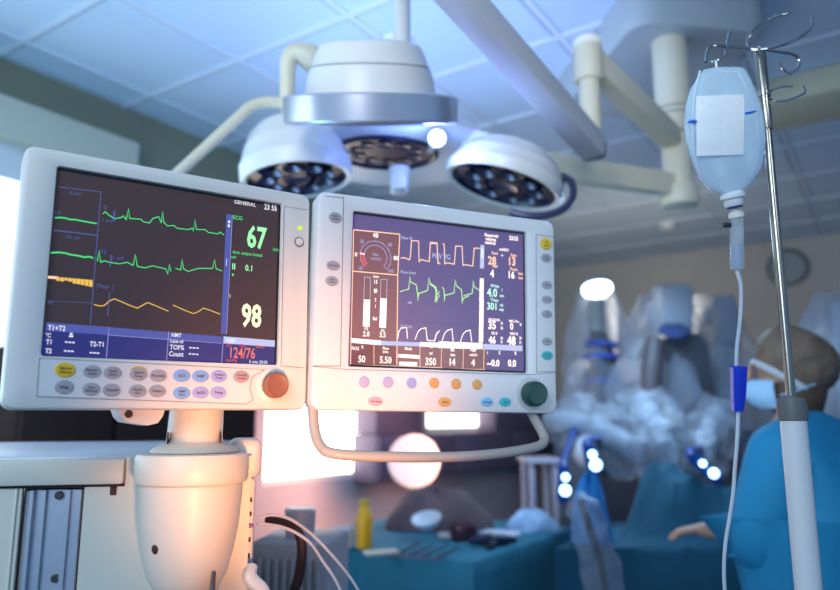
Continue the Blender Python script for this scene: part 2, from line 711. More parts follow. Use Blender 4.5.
# bottom blue block
m1.quad('navy', [(46, 322), (280, 342.4), (277.4, 366), (40, 355)], 1)
m1.quad('blue', [(46.4, 322.4), (108, 327), (107.4, 335), (45.6, 330.6)], 2)
m1.quad('blue', [(109.6, 327.2), (222, 336.6), (221.4, 343.2), (109, 335.2)], 2)
m1.quad('hblue', [(224, 336.4), (279, 340.8), (278.6, 347.2), (223.4, 343.4)], 2)
for a_, b_ in (((108.8, 327), (106.2, 358)), ((168.6, 331.6), (166.4, 360.6)), ((223.4, 336), (221.4, 363))):
    m1.line('lav', [a_, b_], .0007, 4)
m1.line('lav', [(109, 335.2), (222, 343.4)], .0005, 4)
for x, y_, t_, hh in ((47.6, 329.4, 'T1+T2', 5), (45.4, 336.4, '°C', 4), (45.8, 343.4, 'T1', 4.6), (45, 352.4, 'T2', 4.6), (89.4, 345.6, 'T2-T1', 4.8),
                      (171.4, 336.2, 'NMT', 4), (169.6, 342, 'Cable off', 3.2), (169.6, 348.8, 'TOF%', 4.8), (168.8, 355.4, 'Count', 4.8), (226.4, 341.8, 'NIBP', 4)):
    m1.txt('white', x, y_ + .6, t_, hh, .8, bold=.018)
m1.quad('white', [(69, 335.4), (73.2, 335.7), (73, 337.2), (68.8, 337)], 4)
m1.quad('white', [(70, 332.8), (72.6, 333), (72.4, 335), (69.8, 334.8)], 4)
for (x, y_) in ((65, 341.4), (64, 350.2), (89.6, 352), (189, 347), (188.6, 353.2)):
    for k in range(3):
        xx = x + k * 3.5
        m1.quad('white', [(xx, y_ + k * .2), (xx + 2.6, y_ + .2 + k * .2), (xx + 2.6, y_ + 1.5 + k * .2), (xx, y_ + 1.3 + k * .2)], 4)
m1.txt('red', 230, 357.6, '124/76', 10.6, .66, bold=.015)
m1.txt('dred', 226, 346.2, 'Sys', 3.2, .9)
m1.txt('dred', 240, 347, 'Dia', 3.2, .9)
m1.txt('dred', 256, 348, 'Mean', 3.2, .9)
m1.txt('dred', 226, 361.6, 'mmHg', 3.2, .9)
m1.txt('white', 249, 363.2, '5 min 20:05', 3.2, .9)
m1.txt('lgreen', 246.6, 246.4, '67', 21, .66, bold=.026)
m1.txt('cream', 241, 325.6, '98', 22, .66, bold=.03)
m1.txt('white', 234, 203.4, 'GENERAL', 3.6, 1.0)
m1.txt('white', 264, 209.2, '23 55', 5.6, .72, bold=.02)
m1.txt('green', 233, 219, 'ECG', 3.8, .9)
m1.txt('green', 272.4, 250.6, '/min', 3.2, .9)
m1.txt('green', 232.4, 253.4, 'Arrh. analysis limited', 3.2, .78)
m1.txt('green', 231, 258.4, 'mV', 3, .9)
m1.txt('lgreen', 232, 269.2, 'II', 6, .9, bold=.015)
m1.txt('lgreen', 245, 270.6, '0.1', 6, .8, bold=.015)
m1.txt('yellow', 228.8, 297.6, 'S', 3.4, .9)
SCR1 = mat('monitor glass', (.055, .036, .036), .4, emit=(.022, .014, .018), es=1., spec=.4)
m1.fin(SCR1)
mb = MB()
x0, x1, z0, z1 = m1.open
for q0, q1 in (((x0, z1), (x1, z1)), ((x1, z1), (x1, z0))):
    mb.strip([V((q0[0], m1.sd - .0006, q0[1])), V((q1[0], m1.sd - .0006, q1[1]))], .005, V((0, -1, 0)))
mb.build('screen_edge', mat('screen edge black', (.006, .004, .005), .5), m1.root, local=True, smooth=0)
# control panel
PANEL = mat('panel face', (.72, .735, .75), .42)
mb = MB()
q = [m1.L(*p) for p in ((39.6, 359), (277, 371), (250, 374), (243, 388), (249, 402.4), (37.6, 396))]
q = [m1.L(*p) for p in ((39.4, 358), (264, 369.6), (252, 377), (249.4, 388), (253, 399.6), (246, 404), (37, 396.4))]
mb.poly([V((p.x, -.0006, p.z)) for p in q])
mb.build('key_panel', PANEL, m1.root, local=True, smooth=0)
mb = MB()
mb.strip([V((p.x, -.0008, p.z)) for p in q + [q[0]]], .0009, V((0, -1, 0)))
mb.build('seam', GROOVE, m1.root, local=True, smooth=0)
for px, py, w_, h_, m_, tx, arc in (
        (65, 370, 21, 15, KY, ('Silence', 'Alarms'), None), (92, 371.6, 18.5, 13, KG, ('Monitor', 'Setup'), None), (112.4, 372.7, 18.5, 13, KG, ('Admit', 'Disch'), None),
        (138.3, 374.2, 18, 13, KG, ('Alarms', 'Setup'), KY), (158, 375.7, 17.5, 12.6, KG, ('Recorder',), None),
        (181.5, 375.7, 17.5, 12.6, KB, ('ECG',), None), (200.3, 376.2, 17, 12.4, KB, ('NIBP',), None), (218.6, 376.2, 16.5, 12.4, KP, ('Invasive', 'Press'), None), (241, 376.7, 16, 12.4, KR, ('Normal', 'Screen'), None),
        (64, 387, 19.5, 14, KG, ('Help',), None), (91, 389, 18.5, 13, KG, ('Zero', 'All Press'), None), (111.3, 390, 18, 13, KG, ('Trends',), None), (137.3, 391, 18, 13, KG, ('Airway', 'Gas'), None), (157, 391, 17.5, 12.6, KG, ('Others',), None),
        (181.5, 393, 17.5, 12.6, KB, ('NIBP', 'Start'), None), (200.3, 392.5, 17, 12.4, KP, ('SpO2',), None), (218, 392.5, 16.5, 12.4, KP, ('Temp',), None)):
    m1.key(px, py, w_, h_, m_, tx, None, None, arc)
m1.groove([(284, 206), (281, 366), (305, 368)])
m1.groove([(284.5, 206.5), (307.5, 210)])


def knob(mon, px, py, rpx, m, name='knob', depth=.018, skirt=None):
    c = mon.L(px, py)
    r = abs(mon.L(px + rpx, py).x - c.x)
    rz = abs(mon.L(px, py - rpx).z - c.z)
    r = (r + rz) / 2
    mb = MB()
    if skirt:
        mb.mat(1)
        mb.lathe([(r * 1.35, .0), (r * 1.35, .0015), (r * 1.2, .003), (r * .5, .003)], (c.x, .0005, c.z), (0, -1, 0), 32)
        mb.mat(0)
    mb.lathe([(r, .002), (r, depth * .7), (r * .95, depth * .9), (r * .84, depth), (r * .80, depth * .97), (r * .3, depth * .95), (0, depth * .95)], (c.x, 0, c.z), (0, -1, 0), 32,
             fn=lambda t, h: 1 + (.018 * cos(t * 16) if h < depth * .85 else 0))
    return mb.build(name, [m, skirt] if skirt else m, mon.root, local=True)


knob(m1, 273.5, 385.4, 12.6, mat('copper brown knob', (.30, .125, .075), .45), depth=.014, skirt=PLASTIC)
c = m1.L(299, 242)
mb = MB()
mb.tube([V((c.x + .0066 * cos(a), -.0004, c.z + .0066 * sin(a))) for a in [2 * pi * i / 20 for i in range(20)]], .0008, 6, 1, True)
mb.lathe([(.0058, 0), (.0058, .001), (.005, .0015), (0, .0015)], c, (0, -1, 0), 24)
mb.build('power_button', [mat('button outline grey', (.20, .20, .22), .5)], m1.root, local=True)
mb = MB()
mb.lathe([(.0055, 0), (.0055, .001), (.0045, .0014), (0, .0014)], (c.x, -.001, c.z), (0, -1, 0), 24)
mb.build('button_cap', PLASTIC, m1.root, local=True)
c = m1.L(300, 228)
mb = MB()
mb.box(c, (.007, .002, .006), None, .0008)
mb.build('status_light', glow('lime indicator', (.62, .95, .08), 1.), m1.root, local=True)
# tilt hinge under the case, left of the neck
mb = MB()
y0 = .028
o_ = [(118, 408), (121, 417), (126, 422), (148, 425.4), (158, 423), (163, 416), (166, 406)]
fr = [m1.L(px, py, y0) for px, py in o_]
mb.loft([[V((p.x, y0, p.z)) for p in fr], [V((p.x, y0 + .05, p.z)) for p in fr]])
hb = mb.build('tilt_bracket', PLASTIC, m1.root, local=True, smooth=20)
c = m1.L(128.7, 414, y0)
mb = MB()
mb.lathe([(.0048, 0), (.0048, .0015), (0, .0015)], (c.x, y0 + .0005, c.z), (0, -1, 0), 16)
mb.build('hinge_hole', HOLE, hb, local=True)

# ================================================================== MONITOR 2
m2 = Mon('ventilator_monitor', 'ventilator display with round gauge, square waveforms and grey carrying handle', 'monitor', (.0351, 1.0262, 1.5663, .386, .0193, .0091), .3887, .30)
c = [m2.L(*p) for p in ((353.7, 211.9), (527.7, 231.7), (526, 371.3), (349.8, 366.9))]
op = ((c[0].x + c[3].x) / 2, (c[1].x + c[2].x) / 2, (c[2].z + c[3].z) / 2, (c[0].z + c[1].z) / 2)
m2.case(op, .012, .09, PLASTIC2, rim=.013, low=.005)
m2.screen()
Z5 = lambda q: [(340 + x / 6.56, 205 + y / 6.56) for x, y in q]
Z6 = lambda q: [(340 + x / 6.56, 290 + y / 6.56) for x, y in q]
Z7 = lambda q: [(430 + x / 6.945, 215 + y / 6.945) for x, y in q]
Z8 = lambda q: [(430 + x / 6.945, 295 + y / 6.945) for x, y in q]
Z2 = lambda q: [(300 + x / 2.27, 170 + y / 2.27) for x, y in q]
# maroon area behind gauge, bars and cells
m2.quad('brown', [(353.4, 229.6), (399.4, 234.6), (397.2, 367), (350, 366.4)], 1)
m2.quad('brown', [(351, 342), (487, 345.6), (487, 371.5), (350, 367)], 1)
for q in (((92, 165), (390, 193), (375, 330 + 558)), ):
    pass
m2.line('peach', Z5(((92, 163), (392, 192))), .0016)
m2.line('peach', Z5(((392, 192), (378, 460))) + Z6(((374, 320), (372, 490))), .0015)
m2.line('peach', Z5(((84, 434), (378, 460))), .0016)
m2.line('peach', [(353.6, 229.8), (350.4, 366)], .0012)
m2.line('peach', Z6(((70, 492), (372, 500), (656, 510))) + Z8(((100, 512), (380, 518))), .0011)
m2.quad('hot', Z6(((72, 316), (270, 332), (266, 362), (70, 346))), 3)
m2.quad('hblue', Z6(((268, 334), (524, 344), (522, 370), (268, 362))), 3)
m2.quad('hot', Z6(((524, 342), (656, 346), (656, 378), (522, 370))), 3)
m2.quad('hot', Z8(((60, 322), (365, 335), (365, 376), (60, 368))), 3)
m2.quad('hblue', Z8(((370, 340), (640, 352), (640, 390), (370, 378))), 3)
for a_, b_ in (((222, 360), (222, 495)), ((524, 372), (524, 505))):
    m2.line('peach', Z6((a_, b_)), .0009)
for x in (80, 232, 375):
    m2.line('peach', Z8(((x, 372), (x - 4, 516))), .0009)
# gauge: arc, ticks, red zone
import cmath
gc = (340 + 233 / 6.56, 205 + 340 / 6.56)


def gp(r, deg):
    return (gc[0] + r * cos(radians(deg)), gc[1] - r * sin(radians(deg)) * 1.02 + r * cos(radians(deg)) * .12)


m2.line('lav', [gp(15.3, a) for a in range(225, -54, -9)], .0010)
m2.line('lav', [gp(11.4, a) for a in range(225, -54, -9)], .0010)
m2.line('lav', [gp(11.4, -45), gp(15.3, -45)], .0009)
for a in range(202, -40, -28):
    m2.line('lav', [gp(15.3, a), gp(17, a)], .0007)
pts = [gp(15.2, a) for a in range(176, 226, 7)] + [gp(11.5, a) for a in range(225, 175, -7)]
m2.quad('dred', pts, 3)
m2.line('hot', [gp(11, 174), gp(15.8, 174)], .0018, 4)
for x, y_, t_, cc, hh in ((143, 250, '20', 'lav', 3.6), (232, 214, '40', 'hot', 4.6), (328, 272, '60', 'lav', 3.6), (104, 338, '0', 'hot', 4.2), (366, 362, '80', 'hot', 4.2), (132, 424, '-20', 'lav', 3.4), (333, 444, '100', 'lav', 3.6), (234, 334, 'Paw', 'lav', 2.9), (234, 362, 'cmH2O', 'lav', 2.9)):
    q = Z5(((x, y_),))[0]
    m2.txt(cc, q[0], q[1], t_, hh, .85, 'C', .02)
# flow tubes
for x0_, x1_, yt in ((160, 200, 472), (268, 308, 486)):
    a_ = Z5(((x0_, yt), (x1_, yt + 3)))
    b_ = Z6(((x0_ - 10, 240), (x1_ - 8, 243)))
    m2.line('hblue', [b_[0], a_[0], a_[1], b_[1]], .0008)
m2.quad('hot', Z6(((157, 62), (197, 65), (192, 242), (149, 238))), 3)
m2.quad('hot', Z6(((266, 54), (306, 57), (300, 250), (258, 246))), 3)
for x, y_, t_, hh in ((236, 478, 'l/min', 2.6), (234, 516, '15', 3.8), (233, 574, '10', 3.8)):
    q = Z5(((x, y_),))[0]
    m2.txt('hot', q[0], q[1], t_, hh, .8, 'C', .02)
for x, y_, t_, hh in ((232, 20, '5', 3.8), (231, 75, '2', 3.4), (231, 118, '1', 3.4), (228, 198, 'Bal', 3.4), (171, 262, 'O2', 2.8), (280, 274, 'Air', 2.8), (171, 304, '2.0', 5), (279, 310, '3.5', 5),
                      (100, 394, 'FiO2', 3.4), (146, 384, '%', 3), (142, 474, '50', 6.6), (300, 392, 'Flow', 3), (298, 414, 'l/min', 2.6), (298, 480, '5.50', 6.6),
                      (448, 394, 'Mode', 3), (596, 384, 'TV', 3), (596, 424, 'ml', 3), (594, 492, '350', 7)):
    q = Z6(((x, y_),))[0]
    m2.txt('hot', q[0], q[1], t_, hh, .8, 'C', .022)
m2.quad('hot', Z6(((380, 420), (520, 428), (520, 452), (378, 442))), 3)
m2.quad('hot', Z6(((388, 470), (506, 474), (504, 500), (386, 494))), 3)
for x, y_, t_, hh in ((156, 392, 'RR', 3), (156, 424, '/min', 2.6), (155, 488, '14', 6.6), (300, 392, 'PEEP', 3), (300, 424, 'cmH2O', 2.4), (298, 492, '4', 6.6),
                      (398, 412, 'I', 3), (482, 412, 'E', 3), (592, 414, '%', 3), (438, 494, '--0.0', 6.6), (568, 496, '0.0', 6.6),
                      (446, 180, 'EtCO2 kPa', 2.4), (582, 190, 'MAC Age', 2.4), (430, 236, '35', 8), (498, 206, 'Fi', 2.6), (498, 238, 'Et', 2.6), (566, 240, '0', 6.6), (628, 214, '%', 2.6),
                      (446, 274, 'O2 %', 2.6), (582, 278, 'N2O %', 2.6), (430, 336, '46', 7), (564, 346, '48', 8.4), (498, 308, 'Et', 2.6), (496, 336, 'Fi', 2.6), (628, 308, 'Et', 2.6), (626, 340, 'Fi', 2.6)):
    q = Z8(((x, y_),))[0]
    m2.txt('hot', q[0], q[1], t_, hh, .8, 'C', .03)
for x, y_, t_, hh, cc in ((428, 154, 'Reservoir', 3.4, 'hot'), (420, 180, 'volume', 3.4, 'hot'), (416, 204, 'control', 3.4, 'hot'), (580, 176, '23:55', 4, 'hot'), (512, 250, 'cmH2O', 2.8, 'hot'), (450, 274, 'Ppeak', 2.6, 'peach'), (580, 290, 'Pplat', 2.8, 'peach'),
                          (430, 344, '28', 8, 'peach'), (500, 310, '*', 5, 'hot'), (570, 350, '13', 8, 'peach'), (452, 366, 'PEEP', 2.6, 'peach'), (582, 386, 'Pmean', 2.8, 'peach'), (430, 432, '4', 7.4, 'hot'), (566, 440, '16', 7, 'hot'), (628, 416, 'Rate', 2.6, 'peach'), (628, 446, '/min', 2.6, 'peach'),
                          (450, 502, 'MVexp', 2.8, 'mint'), (430, 566, '4.0', 8, 'mint'), (498, 532, 'l', 3, 'mint'), (498, 570, 'min', 2.8, 'mint')):
    q = Z7(((x, y_),))[0]
    m2.txt(cc, q[0], q[1], t_, hh, .8, 'C', .025)
for x, y_, t_, hh in ((446, 44, 'TVexp', 2.8), (428, 102, '301', 7), (496, 80, 'ml', 3), (496, 110, 'exp', 3)):
    q = Z8(((x, y_),))[0]
    m2.txt('mint', q[0], q[1], t_, hh, .8, 'C', .025)
m2.quad('hblue', Z7(((350, 208), (376, 210), (374, 372), (346, 370))), 2)
m2.quad('hot', Z7(((346, 440), (372, 442), (370, 600), (342, 598))), 2)
m2.quad('hot', Z8(((344, 30), (372, 32), (368, 330), (338, 328))), 2)
m2.quad('white', Z7(((354, 235), (372, 236), (370, 300), (352, 299))), 3)
# paw waveform
m2.line('peach', Z5(((398, 350), (420, 345), (455, 360), (462, 330), (468, 234), (515, 236), (518, 372), (530, 358), (585, 372), (592, 252), (636, 254), (642, 384), (656, 384))), .0015)
m2.line('peach', Z7(((0, 190), (48, 194), (56, 334), (72, 338))), .0015)
m2.line('peach', Z7(((86, 196), (98, 205), (102, 340), (120, 332), (168, 342), (178, 216), (222, 218), (228, 350), (244, 345), (296, 355), (306, 230), (350, 232))), .0015)
m2.txt('hblue', *Z7(((16, 298),))[0], 'PCV VG', 5, .8)
# flow waveform
m2.line('ygreen', Z5(((392, 570), (420, 560), (450, 552), (458, 470), (462, 505), (500, 524), (508, 580))) + Z6(((510, 70), (516, 22), (560, 10))), .0013)
m2.line('ygreen', Z5(((520, 580), (574, 560), (583, 478), (592, 515), (630, 540), (636, 590))), .0013)
m2.line('ygreen', Z8(((34, 50), (40, 5))) + Z7(((62, 540), (60, 530))), .0012)
m2.line('ygreen', Z7(((0, 480), (38, 510), (44, 580))) + Z8(((46, 50), (52, 20), (66, 0))), .0013)
m2.line('ygreen', Z7(((86, 500), (96, 520), (100, 585))) + Z8(((96, 46), (104, 0))) + Z7(((110, 556), (166, 542), (174, 452), (182, 492), (218, 520), (222, 585))) + Z8(((222, 58), (232, 22), (270, 6))), .0013)
m2.line('ygreen', Z7(((232, 560), (292, 545), (300, 456), (306, 500), (346, 525))), .0013)
# CO2 waveform
m2.line('hot', Z6(((378, 320), (384, 275), (400, 250), (436, 246), (442, 320))), .0013)
m2.line('hot', Z6(((492, 325), (510, 275), (530, 255), (562, 248), (572, 330), (620, 334), (632, 290), (650, 270))), .0013)
m2.line('hot', Z8(((30, 318), (44, 268), (66, 248))), .0012)
m2.line('hot', Z8(((82, 322), (100, 268), (120, 246), (152, 236), (160, 322))), .0013)
m2.line('hot', Z8(((210, 324), (228, 272), (248, 252), (278, 244), (290, 326))), .0013)
for y_ in (292, 322):
    m2.line('bline', [(402, y_ - 2), (480, y_ + 4)], .0006)
for a_, t_, hh in ((Z5(((404, 224),))[0], 'Paw', 3.2), (Z5(((452, 226),))[0], '40', 2.6), (Z5(((398, 448),))[0], 'Flow l/min', 3), (Z6(((440, 92),))[0], '-40', 3), (Z6(((392, 246),))[0], 'CO2 kPa', 2.8)):
    m2.txt('hblue', a_[0], a_[1], t_, hh, .9)
SCR2 = mat('ventilator glass', (.15, .12, .17), .4, emit=(.035, .014, .12), es=1., spec=.4)
m2.fin(SCR2)
mb = MB()
x0, x1, z0, z1 = m2.open
for q0, q1 in (((x0, z1), (x1, z1)), ((x1, z1), (x1, z0)), ((x0, z0), (x1, z0))):
    mb.strip([V((q0[0], m2.sd - .0007, q0[1])), V((q1[0], m2.sd - .0007, q1[1]))], .004, V((0, -1, 0)))
mb.build('screen_edge', mat('ventilator screen edge', (.008, .006, .02), .5), m2.root, local=True, smooth=0)
for px, py, w_, h_, m_, tx in (
        (335, 217.6, 13, 11, KG, ('Alarm', 'Setup')), (333, 265.6, 13.4, 9.6, KG, ('Checkout',)), (331.7, 281, 13, 9.6, KG, ('Next', 'Screen')),
        (545.8, 244, 11.5, 11.5, KY, ('Sil', 'ence')), (546, 258, 10.5, 8.6, KG, ('Alarm', 'Limits')), (546.7, 285, 10.4, 8.2, KG, ('Menu',)), (546.7, 299.5, 10.4, 8.2, KG, ('Trends',)), (546.7, 314, 10.4, 8.2, KG, ('Spiro', 'metry')), (547, 341.4, 10.4, 8, KG, ('Timer',)), (547, 355.5, 11.4, 9, KT, ('Normal', 'Screen')),
        (364, 382, 10.5, 11.5, KL, ()), (388, 382.3, 10.5, 11.5, KL, ()), (411.5, 383, 10, 11, KP, ()), (434, 383, 10, 10.6, KO, ()), (456, 384, 10, 10.6, KO, ()), (477, 384.5, 9.6, 10.4, KO, ()),
        (375.3, 401.3, 14.5, 9, KPK, ('Vent Setup',)), (444.5, 402, 12.6, 9.2, KO, ('Mode',)), (486.8, 402, 12, 9, KS, ('O2 flush',)), (504.8, 402, 11.6, 9, KT, ('End',))):
    m2.key(px, py, w_, h_, m_, tx)
m2.groove([(343.5, 197), (340.5, 366), (313, 366)], .0012)
m2.groove([(343.5, 198), (325, 196)], .001)
m2.groove([(536, 234), (536.6, 372), (556, 371.6)], .001)
m2.groove([(536, 234.5), (554.6, 237)], .001)
m2.groove([(313, 366.5), (347, 369.5), (530, 374.6), (556.5, 372.5)], .0008)
knob(m2, 530.8, 393.8, 11.4, mat('dark green knob', (.012, .075, .065), .4), depth=.022, skirt=mat('grey dial ring', (.55, .57, .58), .4))
# carrying handle
mb = MB()
hp = []
for px, py, y_ in ((312.6, 406, .02), (314.6, 430, .012), (320.5, 446, .0), (334, 453.6, -.012), (380, 456.6, -.02), (449, 457, -.022), (500, 453.4, -.016), (535, 447.2, -.004), (544, 441, .004), (542, 432, .012), (532, 414, .02), (529.6, 407, .022)):
    hp.append(m2.L(px, py, y_))
mb.tube(hp, .0072, 14, 6)
mb.build('handle', mat('grey handle plastic', (.42, .40, .38), .38), m2.root, local=True)
# support arm behind the case
mb = MB()
mb.box((-.02, .115, -.02), (.12, .05, .12), None, .01)
mb.tube([(-.02, .14, -.02), (-.02, .22, -.03), (-.16, .29, -.05), (-.33, .30, -.10), (-.335, .30, -.16), (-.337, .303, -.2125)], .022, 14, 5)
mb.build('support_arm', CREAM2, m2.root, local=True)

# ================================================================== ANAESTHESIA MACHINE
YAW = radians(13)
MO = V((-.30, .985, 0))
MX, MY = V((cos(YAW), sin(YAW), 0)), V((-sin(YAW), cos(YAW), 0))
MM = Matrix.Translation(MO) @ Matrix.Rotation(YAW, 4, 'Z')
MMi = MM.inverted()
ZT = 1.352
mach = thing('anaesthesia_machine', 'cream anaesthesia machine with aluminium rail and rounded post under the left monitor', 'machine', M=MM)


def mp(px, py, y=0.):
    return MMi @ plane(px, py, MO + MY * y, MY)


xl = -.62
xr = mp(250, 500).x
mb = MB()
mb.box(((xl + xr) / 2, .33, .70), (xr - xl, .64, 1.20), None, .008)
# recess pocket rendered by a raised left panel and right panel over it
body = mb.build('body', CREAM, mach, local=True)
zt0 = mp(60, 486, -.02).z
mb = MB()
xe = mp(124, 470, -.02).x
mb.box(((xl + xr) / 2, .33, (ZT + zt0) / 2 + .002), (xr - xl + .006, .66, ZT - zt0 - .004), None, .005)
mb.build('top_shelf', mat('pale top laminate', (.66, .68, .74), .35), mach, local=True)
mb = MB()
mb.box(((xl + xe) / 2, -.015, (ZT + zt0) / 2 - .001), (xe - xl, .018, ZT - zt0 - .004), None, .003)
mb.build('front_band', CREAM, mach, local=True)
# lower front panels either side of the rail
ra, rb = mp(24, 520, -.006).x, mp(84, 500, -.006).x
zb = .20
mb = MB()
mb.box(((xl + ra) / 2 - .001, -.008, (zt0 + zb) / 2 - .001), (ra - xl - .003, .014, zt0 - zb - .003), None, .0015)
mb.box((ra - .009, -.016, (zt0 + zb) / 2 - .001), (.004, .004, zt0 - zb - .003), None, .0015)
mb.build('left_panel', CREAM, mach, local=True)
mb = MB()
o_ = [(rb + .0015, zb), (rb + .0015, zt0 - .0025), (xe + .0012, zt0 - .0025), (xe + .0012, ZT - .001), (xr, ZT - .001), (xr, zb)]
mb.loft([[V((x, -.015, z)) for x, z in o_], [V((x, -.001, z)) for x, z in o_]])
rp = mb.build('right_panel', CREAM, mach, local=True, smooth=0)
mb = MB()
c = mp(113.4, 490, -.015)
mb.box((c.x, -.0155, c.z), (.008, .002, .013), None, .0035, 4)
mb.box((c.x, -.0155, c.z + .004), (.008, .002, .008), None, .0005)
mb.build('latch_slot', HOLE, rp, local=True)
# aluminium rail: profiled channel, extruded downwards
w_ = rb - ra
mb = MB()
prof = [(0.02, .002), (.02, -.010), (.08, -.012), (.14, -.012), (.16, -.004), (.24, -.004), (.26, -.009), (.34, -.009), (.36, -.003), (.66, -.003), (.68, -.009), (.76, -.009), (.78, -.004), (.84, -.004), (.86, -.012), (.96, -.012), (.98, -.010), (.98, .002)]
mb.loft([[V((ra + w_ * a, b, zt0 - .006)) for a, b in prof], [V((ra + w_ * a, b, zb)) for a, b in prof]], False, False)
rail = mb.build('rail', ALU, mach, local=True, smooth=0)
mb = MB()
for xx in (ra + .0005, rb - .0005):
    mb.box((xx, -.004, (zt0 + zb) / 2), (.002, .012, zt0 - zb - .012))
mb.box(((xl + xe) / 2, -.004, zt0 - .001), (xe - xl, .014, .0045))
mb.build('gap', HOLE, mach, local=True, smooth=0)
for px, py in ((59.5, 495.2), (55.6, 578)):
    c = mp(px, py, -.003)
    mb = MB()
    mb.mat(0)
    mb.lathe([(.0052, -.001), (.0052, .0036), (.004, .0046), (.0018, .0046), (.0016, .003), (0, .003)], (c.x, -.003, c.z), (0, -1, 0), 20)
    mb.build('screw', SCREW, rail, local=True)
# post mount
cp = P(192.5, 470, .925)
cl = MMi @ cp
mb = MB()
zc = 1.35


def cz(py):
    return zat(cp.x, cp.y - .08, py)


z_rim_t, z_rim_b = cz(456), cz(487)
sc = .082
prof = [(0, cz(625)), (.022, cz(622)), (.040, cz(607)), (.052, cz(588)), (.060, cz(562)), (.0655, cz(532)), (.0680, cz(502)), (.0685, z_rim_b - .002),
        (.0735, z_rim_b), (.0755, z_rim_b + .004), (.0755, z_rim_t - .006), (.073, z_rim_t - .001), (.065, z_rim_t), (0, z_rim_t)]
mb.lathe(prof, (cl.x, cl.y, 0), (0, 0, 1), 56, sy=.95)
mt = mb.build('post_mount', CREAM2, mach, local=True, smooth=30)
pz_ = mp(152, 551, cl.y - .062)
mb = MB()
mb.ball((pz_.x + .003, cl.y - .044, pz_.z), (.006, .010, .0075), 14)
mb.build('screw_hole', HOLE, mt, local=True)
mb = MB()
c_ = mp(214, 580, cl.y - .06)
mb.box((c_.x, cl.y - .048, c_.z - .02), (.0022, .02, .05))
mb.build('slit', HOLE, mt, local=True)
# flared collar and neck
mb = MB()
zt = z_rim_t
z446, z440 = zt + .012, zt + .016
mb.lathe([(.0575, zt - .002), (.0575, zt + .002), (.054, zt + .006), (.044, zt + .011), (.0365, zt + .014), (.0345, zt + .020), (.0345, 1.413), (.03, 1.416), (0, 1.416)], (cl.x + .001, cl.y + .012, 0), (0, 0, 1), 40)
nk = mb.build('post_neck', CREAM2, mach, local=True, smooth=40)
mb = MB()
for sx_ in (-.0335, .0335):
    mb.box((cl.x + .001 + sx_, cl.y - .016 + .01, zt + .014), (.0012, .012, .026))
mb.lathe([(.058, zt - .0005), (.058, zt + .0008)], (cl.x + .001, cl.y + .012, 0), (0, 0, 1), 40, c0=False, c1=False)
mb.build('neck_seam', HOLE, nk, local=True)
# side block right of mount: cap lip, connector strip, bracket
mb = MB()
xs0 = mp(244, 500, .0).x
xs1 = mp(256, 500, .0).x
zq = lambda py: mp(255, py, 0).z
mb.box(((xs0 + xs1) / 2 - .01, .02, (zq(438) + zq(478)) / 2), (xs1 - xs0 + .03, .05, zq(438) - zq(478)), None, .012, 4)
mb.box(((xs0 + xs1) / 2, .03, (zq(478) + zq(620)) / 2), (xs1 - xs0 - .002, .05, zq(478) - zq(620)), None, .006)
sb = mb.build('side_block', PLASTIC, mach, local=True)
mb = MB()
for py in (500, 514, 526, 540, 556):
    mb.box(((xs0 + xs1) / 2 - .003, .0045, zq(py)), (.012, .003, .006), None, .001)
mb.build('port', [HOLE], sb, local=True)
mb = MB()
mb.box(((xs0 + xs1) / 2 + .003, .0042, zq(526)), (.006, .003, .005), None, .001)
mb.build('port_tag', mat('violet port', (.28, .10, .42), .5), sb, local=True)
mb = MB()
mb.tube([mp(252, 566, -.01) + V((0, 0, 0)), mp(250, 578, -.02), mp(262, 590, -.02), mp(270, 606, -.02)], [.008, .010, .009, .008], 10, 5)
mb.build('connector', PLASTIC, sb, local=True)
for xx, yy in ((xl + .08, .06), (xr - .06, .06), (xl + .08, .58), (xr - .06, .58)):
    mb = MB()
    mb.cyl((xx, yy, .09), (xx, yy, .12), .02)
    mb.cyl((xx - .015, yy, .05), (xx + .015, yy, .05), .05, n=20)
    mb.build('castor', DARK, mach, local=True)

# breathing hose and lines leaving the machine
HOSE = mat('black hose rubber', (.045, .018, .015), .5)
mb = MB()
mb.tube([P(268, 520, 1.22), P(285, 522, 1.20), P(297, 530, 1.18), P(302, 548, 1.17), P(299, 575, 1.17), P(290, 605, 1.17), P(280, 660, 1.17)], .0085, 12, 8)
single(mb, 'breathing_hose', HOSE, 'thick dark breathing hose curving beside the white machine', 'hose')
CLEAR = mat('clear tube plastic', (.80, .80, .84), .25, alpha=.75)
for i, (pts, lab) in enumerate((([(258, 518, 1.02), (272, 515, 1.03), (290, 519, 1.05), (310, 533, 1.07), (330, 553, 1.08), (352, 580, 1.09), (375, 620, 1.1)], 'upper thin clear tube sagging right from the machine side ports'),
                                ([(257, 523, 1.02), (285, 528, 1.04), (308, 541, 1.05), (322, 560, 1.06), (338, 585, 1.06), (352, 625, 1.06)], 'lower thin clear tube drooping below its twin beside the dark hose'))):
    mb = MB()
    mb.tube([P(*q) for q in pts], .0023, 8, 6)
    single(mb, 'drain_tube', CLEAR, lab, 'tube', group='clear tubes from the machine')
